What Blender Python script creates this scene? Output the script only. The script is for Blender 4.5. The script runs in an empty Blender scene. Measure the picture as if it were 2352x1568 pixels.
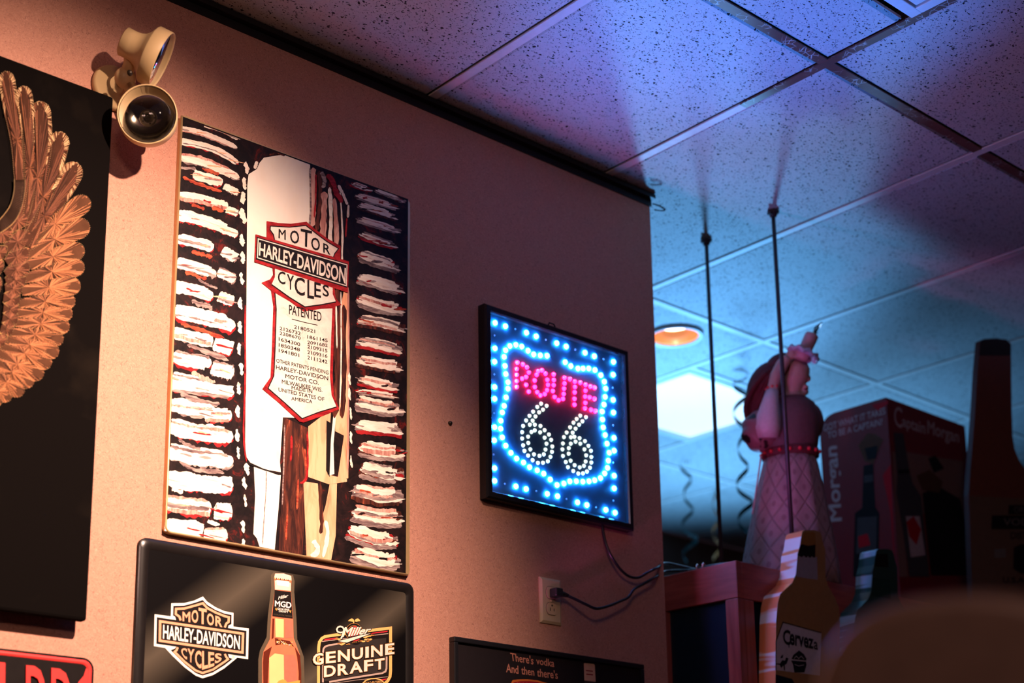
import bpy, bmesh, math, random
from mathutils import Vector, Matrix
from math import sin, cos, pi, radians, atan2, sqrt

# ------------------------------------------------------------------ scene, camera, light
sc = bpy.context.scene
C = bpy.data.collections.new('bar_room'); sc.collection.children.link(C)
sc.view_settings.view_transform = 'Standard'; sc.view_settings.look = 'None'
sc.view_settings.exposure = 0.0; sc.view_settings.gamma = 1.0
sc.view_settings.use_curve_mapping = False
sc.cycles.use_denoising = True
sc.cycles.max_bounces = 6
sc.cycles.sample_clamp_indirect = 4.0

# survey of the room: camera at (0, -DW, ZC); main wall is the plane y = 0; H = ceiling above the camera
DW, ZC, H = 2.5145, 1.25, 1.904
FPX, PX, PY = 3442.0, 962.0, 1286.0           # focal length and optical centre of the photograph, 2352 x 1568
YAW, PIT = radians(39.313), radians(13.192)
fw = Vector((sin(YAW)*cos(PIT), cos(YAW)*cos(PIT), sin(PIT)))
rt = Vector((cos(YAW), -sin(YAW), 0.0)); up = rt.cross(fw)
CAM = Vector((0, -DW, ZC))

def R(x, y, z): return Vector((x, y - DW, z + ZC))     # camera-based metres -> world

cd = bpy.data.cameras.new('camera'); cam = bpy.data.objects.new('camera', cd); C.objects.link(cam)
m = Matrix((rt, up, -fw)).transposed().to_4x4(); m.translation = CAM; cam.matrix_world = m
cd.sensor_fit = 'HORIZONTAL'; cd.sensor_width = 36.0; cd.lens = 36.0*FPX/2352
cd.shift_x = (1176 - PX)/2352; cd.shift_y = (PY - 784)/2352
cd.clip_start = 0.02
cd.dof.use_dof = True; cd.dof.focus_distance = 3.2; cd.dof.aperture_fstop = 2.4
sc.camera = cam

w = bpy.data.worlds.new('dim_room'); sc.world = w; w.use_nodes = True
w.node_tree.nodes['Background'].inputs[0].default_value = (0.50, 0.30, 0.42, 1)
w.node_tree.nodes['Background'].inputs[1].default_value = 0.018

def aim(o, tgt): o.rotation_euler = (Vector(tgt) - o.location).to_track_quat('-Z', 'Y').to_euler()
def lamp(name, kind, loc, tgt, power, color, **kw):
    d = bpy.data.lights.new(name, kind); o = bpy.data.objects.new(name, d); C.objects.link(o)
    o.location = loc; aim(o, tgt); d.energy = power; d.color = color
    for k, v in kw.items(): setattr(d, k, v)
    return o
# warm ceiling spot over the pictures, assumed from the wall's shadows, outside the frame
lamp('assumed_picture_spot', 'SPOT', R(1.38, .72, 1.86), R(1.05, 2.515, .44), 640, (1, .66, .50), spot_size=radians(75), spot_blend=1.0, shadow_soft_size=.028)
# unseen weak warm fill, added behind the camera to lift the wall's dark parts
lamp('room_fill', 'AREA', R(-.2, -.6, 1.89), R(1.0, 1.2, .3), 26, (1, .62, .5), size=.6)
# assumed blue light far behind the partition, hidden by the bar
lamp('assumed_blue_glow', 'SPOT', R(5.2, 4.2, .35), R(3.32, 3.14, 1.9), 760, (.13, .46, 1), spot_size=radians(46), spot_blend=1.0, shadow_soft_size=.15)
lamp('added_blue_uplight', 'SPOT', R(5.0, 4.15, .45), R(4.75, 3.95, 1.9), 190, (.15, .5, 1), spot_size=radians(105), spot_blend=1.0, shadow_soft_size=.15)  # second unseen lamp, added to brighten the far ceiling
# unseen blue spot added below the frame to make the ceiling's blue patch
lamp('added_blue_spot', 'SPOT', R(2.05, 1.55, -.25), R(2.34, 1.74, 1.9), 240, (.02, .22, 1), spot_size=radians(34), spot_blend=1.0, shadow_soft_size=.06)
# unseen pink spot added below the frame to light the figurine from the left
lamp('added_pink_spot', 'SPOT', R(2.0, 2.42, .50), R(3.36, 2.40, 1.30), 22, (1, .18, .70), spot_size=radians(20), spot_blend=.7, shadow_soft_size=.05)

# ------------------------------------------------------------------ materials
def lin(c): return c/12.92 if c <= .04045 else ((c + .055)/1.055)**2.4
def rgb(r, g, b): return (lin(r/255), lin(g/255), lin(b/255), 1)
MATS = {}
def pm(name, col, rough=.6, metal=0, var=.12, scale=60, bump=0, spec=.4, emit=0, ecol=None, stretch=None, coat=0):
    if name in MATS: return MATS[name]
    m = bpy.data.materials.new(name); m.use_nodes = True; nt = m.node_tree; N = nt.nodes; b = N['Principled BSDF']
    b.inputs['Roughness'].default_value = rough; b.inputs['Metallic'].default_value = metal
    b.inputs['Specular IOR Level'].default_value = spec
    if coat: b.inputs['Coat Weight'].default_value = coat; b.inputs['Coat Roughness'].default_value = .12
    g = N.new('ShaderNodeNewGeometry'); n = N.new('ShaderNodeTexNoise'); n.inputs['Scale'].default_value = scale; n.inputs['Detail'].default_value = 4
    if stretch:
        mp = N.new('ShaderNodeMapping'); mp.inputs['Scale'].default_value = stretch
        nt.links.new(g.outputs['Position'], mp.inputs[0]); nt.links.new(mp.outputs[0], n.inputs[0])
    else: nt.links.new(g.outputs['Position'], n.inputs[0])
    mx = N.new('ShaderNodeMix'); mx.data_type = 'RGBA'; nt.links.new(n.outputs[0], mx.inputs[0])
    mx.inputs[6].default_value = tuple(max(0, c*(1 - 2*var)) for c in col[:3]) + (1,)
    mx.inputs[7].default_value = tuple(min(1, c*(1 + 2*var)) for c in col[:3]) + (1,)
    nt.links.new(mx.outputs[2], b.inputs['Base Color'])
    if bump:
        bp = N.new('ShaderNodeBump'); bp.inputs['Strength'].default_value = bump; bp.inputs['Distance'].default_value = .002
        nt.links.new(n.outputs[0], bp.inputs['Height']); nt.links.new(bp.outputs[0], b.inputs['Normal'])
    if emit:
        b.inputs['Emission Color'].default_value = ecol or col; b.inputs['Emission Strength'].default_value = emit
    MATS[name] = m; return m

def nodes(name):
    m = bpy.data.materials.new(name); m.use_nodes = True; nt = m.node_tree
    return m, nt, nt.nodes, nt.nodes['Principled BSDF']
def L(nt, a, b): nt.links.new(a, b)
def math_(nt, op, a, b=None, clamp=False):
    n = nt.nodes.new('ShaderNodeMath'); n.operation = op; n.use_clamp = clamp
    for i, v in enumerate((a, b)):
        if v is None: continue
        if isinstance(v, (int, float)): n.inputs[i].default_value = v
        else: nt.links.new(v, n.inputs[i])
    return n.outputs[0]
def mixc(nt, fac, a, b):
    n = nt.nodes.new('ShaderNodeMix'); n.data_type = 'RGBA'
    for i, v in ((0, fac), (6, a), (7, b)):
        if isinstance(v, (int, float, tuple)): n.inputs[i].default_value = v
        else: nt.links.new(v, n.inputs[i])
    return n.outputs[2]
def noise(nt, vec, scale, detail=2, rough=.5, dist=0):
    n = nt.nodes.new('ShaderNodeTexNoise'); n.inputs['Scale'].default_value = scale; n.inputs['Detail'].default_value = detail
    n.inputs['Roughness'].default_value = rough; n.inputs['Distortion'].default_value = dist
    if vec is not None: nt.links.new(vec, n.inputs['Vector'])
    return n.outputs[0]
def maprange(nt, v, a, b, c=0., d=1.):
    n = nt.nodes.new('ShaderNodeMapRange'); n.clamp = True; nt.links.new(v, n.inputs[0])
    for i, x in enumerate((a, b, c, d)): n.inputs[i + 1].default_value = x
    return n.outputs[0]

# fibrous wallpaper: fine pale and dark curled fibres pressed into a rosy tan sheet
def wallpaper():
    m, nt, N, b = nodes('fibre_wallpaper'); g = N.new('ShaderNodeNewGeometry'); p = g.outputs['Position']
    def fibre(scale, wid, off, dist):
        mp = N.new('ShaderNodeMapping'); mp.inputs['Location'].default_value = off; L(nt, p, mp.inputs[0])
        v = noise(nt, mp.outputs[0], scale, 2.5, .55, dist)
        return maprange(nt, math_(nt, 'ABSOLUTE', math_(nt, 'SUBTRACT', v, .5)), 0, wid, 1, 0)
    base = mixc(nt, noise(nt, p, 210, 5, .75), (.40, .19, .135, 1), (.67, .335, .24, 1))
    base = mixc(nt, maprange(nt, noise(nt, p, 4, 3), .3, .7), base, (.55, .265, .19, 1))
    base = mixc(nt, math_(nt, 'MULTIPLY', fibre(110, .017, (3, 1, 2), 1.4), .55), base, (.86, .50, .37, 1))
    base = mixc(nt, math_(nt, 'MULTIPLY', fibre(80, .017, (7, 4, 9), 1.7), .78), base, (.20, .075, .06, 1))
    L(nt, base, b.inputs['Base Color']); b.inputs['Roughness'].default_value = .82; b.inputs['Specular IOR Level'].default_value = .2
    bp = N.new('ShaderNodeBump'); bp.inputs['Strength'].default_value = .35; bp.inputs['Distance'].default_value = .0015
    L(nt, noise(nt, p, 160, 4, .7), bp.inputs['Height']); L(nt, bp.outputs[0], b.inputs['Normal'])
    return m
# mineral-fibre ceiling tile: off-white with small dark fissures
def tilemat():
    m, nt, N, b = nodes('fissured_tile'); g = N.new('ShaderNodeNewGeometry'); p = g.outputs['Position']
    wob = N.new('ShaderNodeTexNoise'); wob.inputs['Scale'].default_value = 70; L(nt, p, wob.inputs[0])
    va = N.new('ShaderNodeVectorMath'); va.operation = 'MULTIPLY_ADD'; L(nt, wob.outputs['Color'], va.inputs[0])
    va.inputs[1].default_value = (.016, .016, 0); L(nt, p, va.inputs[2])
    mp = N.new('ShaderNodeMapping'); mp.inputs['Scale'].default_value = (.6, 1.05, 0); mp.inputs['Rotation'].default_value = (0, 0, .35); L(nt, va.outputs[0], mp.inputs[0])
    def pits(sc_, lo, hi):
        v = N.new('ShaderNodeTexVoronoi'); v.inputs['Scale'].default_value = sc_; L(nt, mp.outputs[0], v.inputs[0])
        sp = N.new('ShaderNodeSeparateColor'); L(nt, v.outputs['Color'], sp.inputs[0])
        rad = math_(nt, 'MULTIPLY', sp.outputs[0], hi)
        return maprange(nt, math_(nt, 'SUBTRACT', v.outputs['Distance'], rad), -.03, .05, 1, 0)
    pit = math_(nt, 'MAXIMUM', pits(150, 0, .32), math_(nt, 'MULTIPLY', pits(260, 0, .34), .7))
    mott = mixc(nt, noise(nt, p, 220, 3), (.50, .49, .48, 1), (.74, .73, .72, 1))
    mott = mixc(nt, maprange(nt, noise(nt, p, 3, 2), .35, .75, 0, .4), mott, (.50, .47, .45, 1))
    L(nt, mixc(nt, pit, mott, (.035, .03, .03, 1)), b.inputs['Base Color'])
    b.inputs['Roughness'].default_value = .85; b.inputs['Specular IOR Level'].default_value = .15
    bp = N.new('ShaderNodeBump'); bp.inputs['Strength'].default_value = .6; bp.inputs['Distance'].default_value = .003; bp.invert = True
    L(nt, pit, bp.inputs['Height']); L(nt, bp.outputs[0], b.inputs['Normal'])
    return m
# old painted grid metal with crackled, rusted paint
def rustmat():
    m, nt, N, b = nodes('crackled_rust'); g = N.new('ShaderNodeNewGeometry'); p = g.outputs['Position']
    v = N.new('ShaderNodeTexVoronoi'); v.feature = 'DISTANCE_TO_EDGE'; v.inputs['Scale'].default_value = 60; L(nt, p, v.inputs[0])
    cr = math_(nt, 'MULTIPLY', maprange(nt, v.outputs[0], 0, .06, 1, 0), maprange(nt, noise(nt, p, 18, 2), .5, .6))
    L(nt, mixc(nt, cr, mixc(nt, noise(nt, p, 25, 4), (.12, .045, .035, 1), (.24, .10, .07, 1)), (.65, .62, .6, 1)), b.inputs['Base Color'])
    b.inputs['Roughness'].default_value = .5
    return m

M_WALL, M_TILE, M_RUST = wallpaper(), tilemat(), rustmat()
M_BAR = pm('grid_bar_paint', (.80, .75, .72, 1), .6, 0, .06, spec=.2)
M_BLACK = pm('black_paint', (.012, .010, .010, 1), .45)
M_WHITE = pm('white_enamel', (.8, .8, .8, 1), .4, var=.04)

# ------------------------------------------------------------------ mesh helpers
ORG = {}
def tag(o, label=None, cat=None, group=None, kind=None):
    if label: o['label'] = label
    if cat: o['category'] = cat
    if group: o['group'] = group
    if kind: o['kind'] = kind
    return o
def thing(name, label, cat, loc, rotz=0, group=None):
    o = bpy.data.objects.new(name, None); C.objects.link(o); o.empty_display_size = .05
    o.location = loc; o.rotation_euler = (0, 0, rotz); ORG[o.name] = Vector(loc)
    return tag(o, label, cat, group)
def obj(name, bm, mats, parent=None, local=False, smooth=False, kind=None, label=None):
    me = bpy.data.meshes.new(name)
    if not isinstance(mats, (list, tuple)): mats = [mats]
    for k in mats: me.materials.append(k)
    o = bpy.data.objects.new(name, me); C.objects.link(o)
    org = Vector((0, 0, 0))
    if parent is not None:
        o.parent = parent; org = ORG.get(parent.name, Vector((0, 0, 0)))
    ORG[o.name] = org
    if not local: bmesh.ops.translate(bm, verts=bm.verts, vec=-org)
    bm.to_mesh(me); bm.free()
    if smooth:
        for p in me.polygons: p.use_smooth = True
    return tag(o, label, kind=kind)
def bmn(): return bmesh.new()
def box(bm, lo, hi, mi=0, bevel=0):
    lo, hi = Vector(lo), Vector(hi)
    r = bmesh.ops.create_cube(bm, size=1)
    vs = r['verts']
    for v in vs: v.co = Vector(((v.co.x + .5)*(hi.x - lo.x) + lo.x, (v.co.y + .5)*(hi.y - lo.y) + lo.y, (v.co.z + .5)*(hi.z - lo.z) + lo.z))
    fs = set(f for v in vs for f in v.link_faces)
    if bevel:
        es = set(e for v in vs for e in v.link_edges)
        q = bmesh.ops.bevel(bm, geom=list(es), offset=bevel, segments=2, affect='EDGES', profile=.5)
        fs = set(f for f in bm.faces if f.is_valid and (f in q['faces'] or f in fs))
    for f in fs: f.material_index = mi
    return bm
def tube(bm, pts, rad, n=10, mi=0, cap=True):
    pts = [Vector(p) for p in pts]; rads = rad if isinstance(rad, (list, tuple)) else [rad]*len(pts)
    rings = []; prev = None
    for i, p in enumerate(pts):
        d = (pts[min(i + 1, len(pts) - 1)] - pts[max(i - 1, 0)]).normalized()
        a = (prev - d*prev.dot(d)) if prev is not None else d.orthogonal()
        if a.length < 1e-6: a = d.orthogonal()
        a.normalize(); prev = a; b = d.cross(a)
        rings.append([bm.verts.new(p + (a*cos(2*pi*k/n) + b*sin(2*pi*k/n))*rads[i]) for k in range(n)])
    for i in range(len(rings) - 1):
        for k in range(n):
            f = bm.faces.new((rings[i][k], rings[i][(k + 1) % n], rings[i + 1][(k + 1) % n], rings[i + 1][k])); f.material_index = mi; f.smooth = True
    if cap:
        for rr in (rings[0][::-1], rings[-1]):
            f = bm.faces.new(rr); f.material_index = mi
    return bm
def catmull(P, n=6):
    P = [Vector(p) for p in P]; out = []
    for i in range(len(P) - 1):
        a, b, c, d = P[max(i - 1, 0)], P[i], P[i + 1], P[min(i + 2, len(P) - 1)]
        for k in range(n):
            t = k/n
            out.append(.5*((2*b) + (c - a)*t + (2*a - 5*b + 4*c - d)*t*t + (3*b - a - 3*c + d)*t**3))
    return out + [P[-1]]
def lathe(bm, prof, org, axis, n=28, mi=0, close=False):
    """prof: (radius, height along axis) pairs"""
    axis = Vector(axis).normalized(); a = axis.orthogonal().normalized(); b = axis.cross(a); org = Vector(org); rings = []
    for r_, h in prof:
        if r_ < 1e-6: rings.append([bm.verts.new(org + axis*h)])
        else: rings.append([bm.verts.new(org + axis*h + (a*cos(2*pi*k/n) + b*sin(2*pi*k/n))*r_) for k in range(n)])
    for i in range(len(rings) - 1):
        A, B = rings[i], rings[i + 1]
        for k in range(n):
            j = (k + 1) % n
            if len(A) == 1 and len(B) == 1: continue
            q = (A[0], B[j], B[k]) if len(A) == 1 else (A[k], A[j], B[0]) if len(B) == 1 else (A[k], A[j], B[j], B[k])
            f = bm.faces.new(q); f.material_index = mi; f.smooth = True
    return bm
def ell(bm, c, r_, mi=0, u=20, v=14, rot=None):
    q = bmesh.ops.create_uvsphere(bm, u_segments=u, v_segments=v, radius=1)
    for x in q['verts']:
        p = Vector((x.co.x*r_[0], x.co.y*r_[1], x.co.z*r_[2]))
        if rot is not None: p = rot @ p
        x.co = p + Vector(c)
    for f in set(f for x in q['verts'] for f in x.link_faces): f.material_index = mi; f.smooth = True
    return bm
def slab(bm, front, back, mi=0, mside=None):
    """solid between two matching outlines"""
    A = [bm.verts.new(p) for p in front]; B = [bm.verts.new(p) for p in back]; n = len(A)
    bm.faces.new(A).material_index = mi; bm.faces.new(B[::-1]).material_index = mi
    for k in range(n):
        bm.faces.new((A[k], B[k], B[(k + 1) % n], A[(k + 1) % n])).material_index = mi if mside is None else mside
    return bm

# a pixel of the photograph -> the point where its ray meets a plane of the room
def ray(x, y): return fw + rt*((x - PX)/FPX) - up*((y - PY)/FPX)
def W(x, y, off=0.): d = ray(x, y); return CAM + d*((DW - off)/d.y)
def atY(x, y, Y): d = ray(x, y); return CAM + d*(Y/d.y)
def atX(x, y, X): d = ray(x, y); return CAM + d*(X/d.x)
def atZ(x, y, Z): d = ray(x, y); return CAM + d*(Z/d.z)

# default-font lettering as unit-box triangles
GL = {}
def rawtext(s, bold, shear):
    cu = bpy.data.curves.new('t', 'FONT'); cu.body = s; cu.size = 1; cu.offset = bold; cu.shear = shear; cu.resolution_u = 3; cu.fill_mode = 'FRONT'
    o = bpy.data.objects.new('t', cu); C.objects.link(o); me = o.to_mesh()
    V = [(v.co.x, v.co.y) for v in me.vertices]; Fc = [tuple(p.vertices) for p in me.polygons]
    o.to_mesh_clear(); bpy.data.objects.remove(o); bpy.data.curves.remove(cu); return V, Fc
def glyphs(s, bold=0., shear=0., spacing=1.):
    k = (s, bold, shear, spacing)
    if k not in GL:
        if 'M' in s and bold > 0:                       # thickened capital M drawn by hand, the other letters set one by one
            V, Fc = [], []; b = bold; iw = max(v[0] for v in rawtext('I', 0, 0)[0])
            for i, ch in enumerate(s):
                if ch == ' ': continue
                x0 = max(v[0] for v in rawtext(s[:i] + 'I', 0, 0)[0]) - iw
                if ch == 'M':
                    v_ = [(.07 - b, -b), (.17 + b, -b), (.17 + b, .53 - 2.2*b), (.39, .265 - 1.3*b), (.61 - b, .53 - 2.2*b), (.61 - b, -b), (.71 + b, -b), (.71 + b, .68 + b), (.62 - .2*b, .68 + b), (.39, .40 + 1.3*b), (.16 + .2*b, .68 + b), (.07 - b, .68 + b)]
                    v_ = [(x + shear*y, y) for x, y in v_]; f_ = [(0, 1, 2, 10, 11), (10, 2, 3, 9), (9, 3, 4, 8), (4, 5, 6, 7, 8)]
                else: v_, f_ = rawtext(ch, bold, shear)
                n0 = len(V); V += [(x + x0, y) for x, y in v_]; Fc += [tuple(j + n0 for j in f) for f in f_]
        else: V, Fc = rawtext(s, bold, shear)
        x0, x1 = min(v[0] for v in V), max(v[0] for v in V); y0, y1 = min(v[1] for v in V), max(v[1] for v in V)
        GL[k] = ([((v[0] - x0)/(x1 - x0), (v[1] - y0)/(y1 - y0)) for v in V], Fc)
    return GL[k]

class Sheet:
    """flat print: polygons, ribbons, brush strokes and letters laid on one plane in thin layers of ink.
    Points are photo pixels (after map: scale s, offset o), put on the plane by `plane`(x, y, lift)."""
    def __init__(s, plane, mats, step=.00025):
        s.bm = bmn(); s.plane = plane; s.mats = mats; s.step = step; s.sc = 1.; s.o = (0, 0); s.clip = None; s.n = 0
    def at(s, sc_, ox, oy): s.sc = sc_; s.o = (ox, oy); return s
    def P(s, p, lay):
        if s.clip: p = s.clip(p)
        return s.plane(p[0]/s.sc + s.o[0], p[1]/s.sc + s.o[1], lay*s.step)
    def poly(s, pts, mi, lay):
        s.n += 1; lay += s.n*.004; f = s.bm.faces.new([s.bm.verts.new(s.P(p, lay)) for p in pts]); f.material_index = mi; f.normal_update()
        bmesh.ops.triangulate(s.bm, faces=[f])
    def strip(s, A, B, mi, lay):
        s.n += 1; lay += s.n*.004
        va = [s.bm.verts.new(s.P(p, lay)) for p in A]; vb = [s.bm.verts.new(s.P(p, lay)) for p in B]
        for i in range(len(A) - 1): s.bm.faces.new((va[i], va[i + 1], vb[i + 1], vb[i])).material_index = mi
    def ribbon(s, pts, wid, mi, lay, closed=False):
        P = [Vector(p) for p in pts]; n = len(P); A = []; B = []
        idx = list(range(n)) + ([0] if closed else [])
        for i in idx:
            pr = P[(i - 1) % n] if (closed or i > 0) else P[i]; nx = P[(i + 1) % n] if (closed or i < n - 1) else P[i]
            d1 = (P[i] - pr); d2 = (nx - P[i])
            d1 = d1.normalized() if d1.length > 1e-6 else d2.normalized(); d2 = d2.normalized() if d2.length > 1e-6 else d1
            d = (d1 + d2); d = d.normalized() if d.length > 1e-3 else d1
            nn = Vector((-d.y, d.x)); k = 1/max(.5, abs(nn.dot(Vector((-d1.y, d1.x)))))
            A.append(P[i] + nn*wid/2*k); B.append(P[i] - nn*wid/2*k)
        s.strip(A, B, mi, lay)
    def brush(s, pts, wid, mi, lay, rnd, jag=.35, n=9, taper=.12):
        P = catmull([Vector((p[0], p[1])) for p in pts], n); A = []; B = []; N = len(P); ja = jb = 0
        for i, p in enumerate(P):
            d = (P[min(i + 1, N - 1)] - P[max(i - 1, 0)]).normalized(); nn = Vector((-d.y, d.x)); t = i/(N - 1)
            e = min(1, t/taper + .25, (1 - t)/taper + .15)
            ja = .5*ja + rnd.uniform(-jag, jag); jb = .5*jb + rnd.uniform(-jag, jag)
            A.append(p + nn*wid/2*e*max(.1, 1 + ja)); B.append(p - nn*wid/2*e*max(.1, 1 + jb))
        s.strip(A, B, mi, lay)
    def strands(s, pts, wid, mis, lay, rnd, n=7, end=.2):
        """a loaded brush: several bristle streaks side by side"""
        P = catmull([Vector((p[0], p[1])) for p in pts], 10); N = len(P)
        for k in range(n):
            v = (k + .5)/n - .5; t0 = rnd.uniform(0, end)*abs(v)*1.6; t1 = 1 - rnd.uniform(0, end)*(.4 + abs(v)*1.4)
            a, b = int(t0*(N - 1)), max(int(t0*(N - 1)) + 3, int(t1*(N - 1))); seg = P[a:b + 1]
            q = []
            for i, p in enumerate(seg):
                d = (seg[min(i + 1, len(seg) - 1)] - seg[max(i - 1, 0)]).normalized(); q.append(p + Vector((-d.y, d.x))*wid*(v + rnd.uniform(-.04, .04)))
            s.brush(q[::2] + [q[-1]], wid/n*1.7, rnd.choice(mis), lay + rnd.choice((0, .4)), rnd, .30, 3, .10)
    def text(s, t, quad, mi, lay, bold=0., shear=0., spacing=1.):
        s.n += 1; lay += s.n*.004; V, Fc = glyphs(t, bold, shear, spacing); tl, tr, br, bl = [Vector(q) for q in quad]; vs = []
        for u_, v_ in V:
            p = (bl*(1 - u_) + br*u_)*(1 - v_) + (tl*(1 - u_) + tr*u_)*v_
            vs.append(s.bm.verts.new(s.P(p, lay)))
        for f in Fc:
            try: s.bm.faces.new([vs[i] for i in f]).material_index = mi
            except ValueError: pass
    def done(s, name, parent, **kw): return obj(name, s.bm, s.mats, parent, **kw)

def rrect(x0, z0, x1, z1, r_, n=5):
    out = []
    for cx, cz, a0 in ((x1 - r_, z1 - r_, 0), (x0 + r_, z1 - r_, 90), (x0 + r_, z0 + r_, 180), (x1 - r_, z0 + r_, 270)):
        for k in range(n + 1):
            a = radians(a0 + 90*k/n); out.append((cx + r_*cos(a), cz + r_*sin(a)))
    return out
def panel(bm, x0, z0, x1, z1, y0, y1, r_=.01, mi=0, mside=None, lip=0):
    """rounded plate on the wall between depths y0 (back) and y1 (front), world x / z"""
    o = rrect(x0, z0, x1, z1, r_)
    return slab(bm, [(a, y1, b) for a, b in o][::-1], [(a, y0, b) for a, b in o][::-1], mi, mside)
def rim(bm, x0, z0, x1, z1, y0, y1, wid, r_=.01, mi=0):
    """raised rounded border on a plate"""
    o = rrect(x0, z0, x1, z1, r_); i_ = rrect(x0 + wid, z0 + wid, x1 - wid, z1 - wid, max(.002, r_ - wid*.5)); mid = rrect(x0 + wid*.5, z0 + wid*.5, x1 - wid*.5, z1 - wid*.5, max(.003, r_ - wid*.25))
    A = [bm.verts.new((a, y0, b)) for a, b in o]; Q = [bm.verts.new((a, y1, b)) for a, b in mid]; B = [bm.verts.new((a, y0, b)) for a, b in i_]; n = len(o)
    for k in range(n):
        j = (k + 1) % n
        for u_, v_ in ((A, Q), (Q, B)):
            f = bm.faces.new((u_[k], u_[j], v_[j], v_[k])); f.material_index = mi; f.smooth = True
    return bm

# ------------------------------------------------------------------ room shell
def struct(name, bm, m, parent=None, **kw):
    o = obj(name, bm, m, parent, **kw)
    if parent is None: o['kind'] = 'structure'
    return o
ZH = H + ZC
XE = 2.875                                           # free end of the partition
struct('wall_left', box(bmn(), (-2.2, 0, 0), (XE, .115, ZH)), M_WALL)
b = bmn(); box(b, (-2.2, -.019, ZH - .012), (XE + .004, .0, ZH)); box(b, (-2.2, -.003, ZH - .03), (XE + .004, .0, ZH))
struct('trim_1', b, pm('black_angle', (.010, .008, .009, 1), .6))
struct('floor', box(bmn(), (-2.2, -4.5, -.1), (9, 3.0, 0)), pm('floor_boards', (.06, .035, .025, 1), .5, scale=6, stretch=(1, 14, 1)))
struct('wall_back', box(bmn(), (XE, 2.49, 0), (9, 2.6, ZH)), pm('dark_back_wall', (.10, .055, .04, 1), .8))
ceil = struct('ceiling', box(bmn(), (-2.2, -4.5, ZH + .09), (9, 2.6, ZH + .12)), pm('plenum', (.02, .02, .02, 1), .9))
XL = [-1.77, -1.12, -.48, .16, .80, 1.445, 2.087, 2.697, 3.35, 3.985, 4.647, 5.29, 5.93, 6.57, 7.21, 8.2]
YL = [-1.76, -.57, .618, 1.808, 2.998, 4.19, 5.0]
CAN = R(3.705, 3.15, H)
TROF = (3.985, 3.325, 4.647, 3.90)                  # lit fixture cell, x0 y0 x1 y1
FIX = (2.087, .985, 2.697, 1.590)                   # unlit fixture cell
BW = .024                                           # grid bar width
def tile(x0, y0, x1, y1, hole=None):
    """lay-in tile with a recessed edge that drops a little below its flange"""
    bm = bmn(); g = BW/2; a, b_ = R(x0 + g, y0 + g, 0), R(x1 - g, y1 - g, 0); s = .009
    if hole is None:
        lo = [(a.x, a.y), (b_.x, a.y), (b_.x, b_.y), (a.x, b_.y)]
        li = [(a.x + s, a.y + s), (b_.x - s, a.y + s), (b_.x - s, b_.y - s), (a.x + s, b_.y - s)]
        rings = [[bm.verts.new((x, y, ZH + .016)) for x, y in lo], [bm.verts.new((x, y, ZH + .009)) for x, y in lo], [bm.verts.new((x, y, ZH + .002)) for x, y in li]]
        for i in range(2):
            for k in range(4): bm.faces.new((rings[i][k], rings[i][(k + 1) % 4], rings[i + 1][(k + 1) % 4], rings[i + 1][k]))
        bm.faces.new(rings[2]); bm.faces.new(rings[0][::-1])
    else:
        c, r_ = hole; n = 24
        sq = []
        for k in range(n):
            t = 2*pi*(k + .5)/n; dx, dy = cos(t), sin(t)
            f = min([(q - c.x)/dx if (q - c.x)/dx > 0 else 9 for q in (a.x, b_.x) if abs(dx) > 1e-6] + [(q - c.y)/dy if (q - c.y)/dy > 0 else 9 for q in (a.y, b_.y) if abs(dy) > 1e-6])
            sq.append((c.x + dx*f, c.y + dy*f))
        for qx, qy in ((a.x, a.y), (b_.x, a.y), (b_.x, b_.y), (a.x, b_.y)):
            k = min(range(n), key=lambda i: (sq[i][0] - qx)**2 + (sq[i][1] - qy)**2); sq[k] = (qx, qy)
        ci = [(c.x + r_*cos(2*pi*(k + .5)/n), c.y + r_*sin(2*pi*(k + .5)/n)) for k in range(n)]
        A = [bm.verts.new((x, y, ZH + .003)) for x, y in sq]; B = [bm.verts.new((x, y, ZH + .003)) for x, y in ci]; D = [bm.verts.new((x, y, ZH + .016)) for x, y in ci]
        for k in range(n):
            j = (k + 1) % n; bm.faces.new((A[k], A[j], B[j], B[k])); bm.faces.new((B[k], B[j], D[j], D[k]))
    bmesh.ops.recalc_face_normals(bm, faces=bm.faces)
    obj('ceiling_tile', bm, M_TILE, ceil)
for i in range(len(XL) - 1):
    for j in range(len(YL) - 1):
        x0, x1, y0, y1 = XL[i], XL[i + 1], YL[j], YL[j + 1]
        if i == 6 and j == 2: tile(x0, y0, x1, FIX[1]); tile(x0, FIX[3], x1, y1)
        elif i == 9 and j == 4: tile(x0, y0, x1, TROF[1]); tile(x0, TROF[3], x1, y1)
        elif i == 8 and j == 4: tile(x0, y0, x1, y1, (CAN, .083))
        else: tile(x0, y0, x1, y1)
def bar(x0, y0, x1, y1, m, dz=0.):
    b = bmn(); a, c = R(x0, y0, 0), R(x1, y1, 0); h = BW/2
    if abs(x1 - x0) < 1e-6: lo, hi = (a.x - h, a.y, ZH + dz), (a.x + h, c.y, ZH + .004)
    else: lo, hi = (a.x, a.y - h, ZH + dz), (c.x, a.y + h, ZH + .004)
    box(b, lo, hi)
    mid = ((lo[0] + hi[0])/2, (lo[1] + hi[1])/2)
    if abs(x1 - x0) < 1e-6: box(b, (mid[0] - .001, lo[1], ZH + .004), (mid[0] + .001, hi[1], ZH + .04))
    else: box(b, (lo[0], mid[1] - .001, ZH + .004), (hi[0], mid[1] + .001, ZH + .04))
    obj('grid_bar', b, m, ceil)
for k, x in enumerate(XL):
    if k == 7: bar(x, YL[0], x, 2.05, M_RUST); bar(x, 2.05, x, 5, M_BAR)
    else: bar(x, YL[0], x, 5.0, M_BAR)
for y in YL[:-1]: bar(XL[0], y, XL[-1], y, M_RUST if y == 1.808 else M_BAR, .0004)
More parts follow.
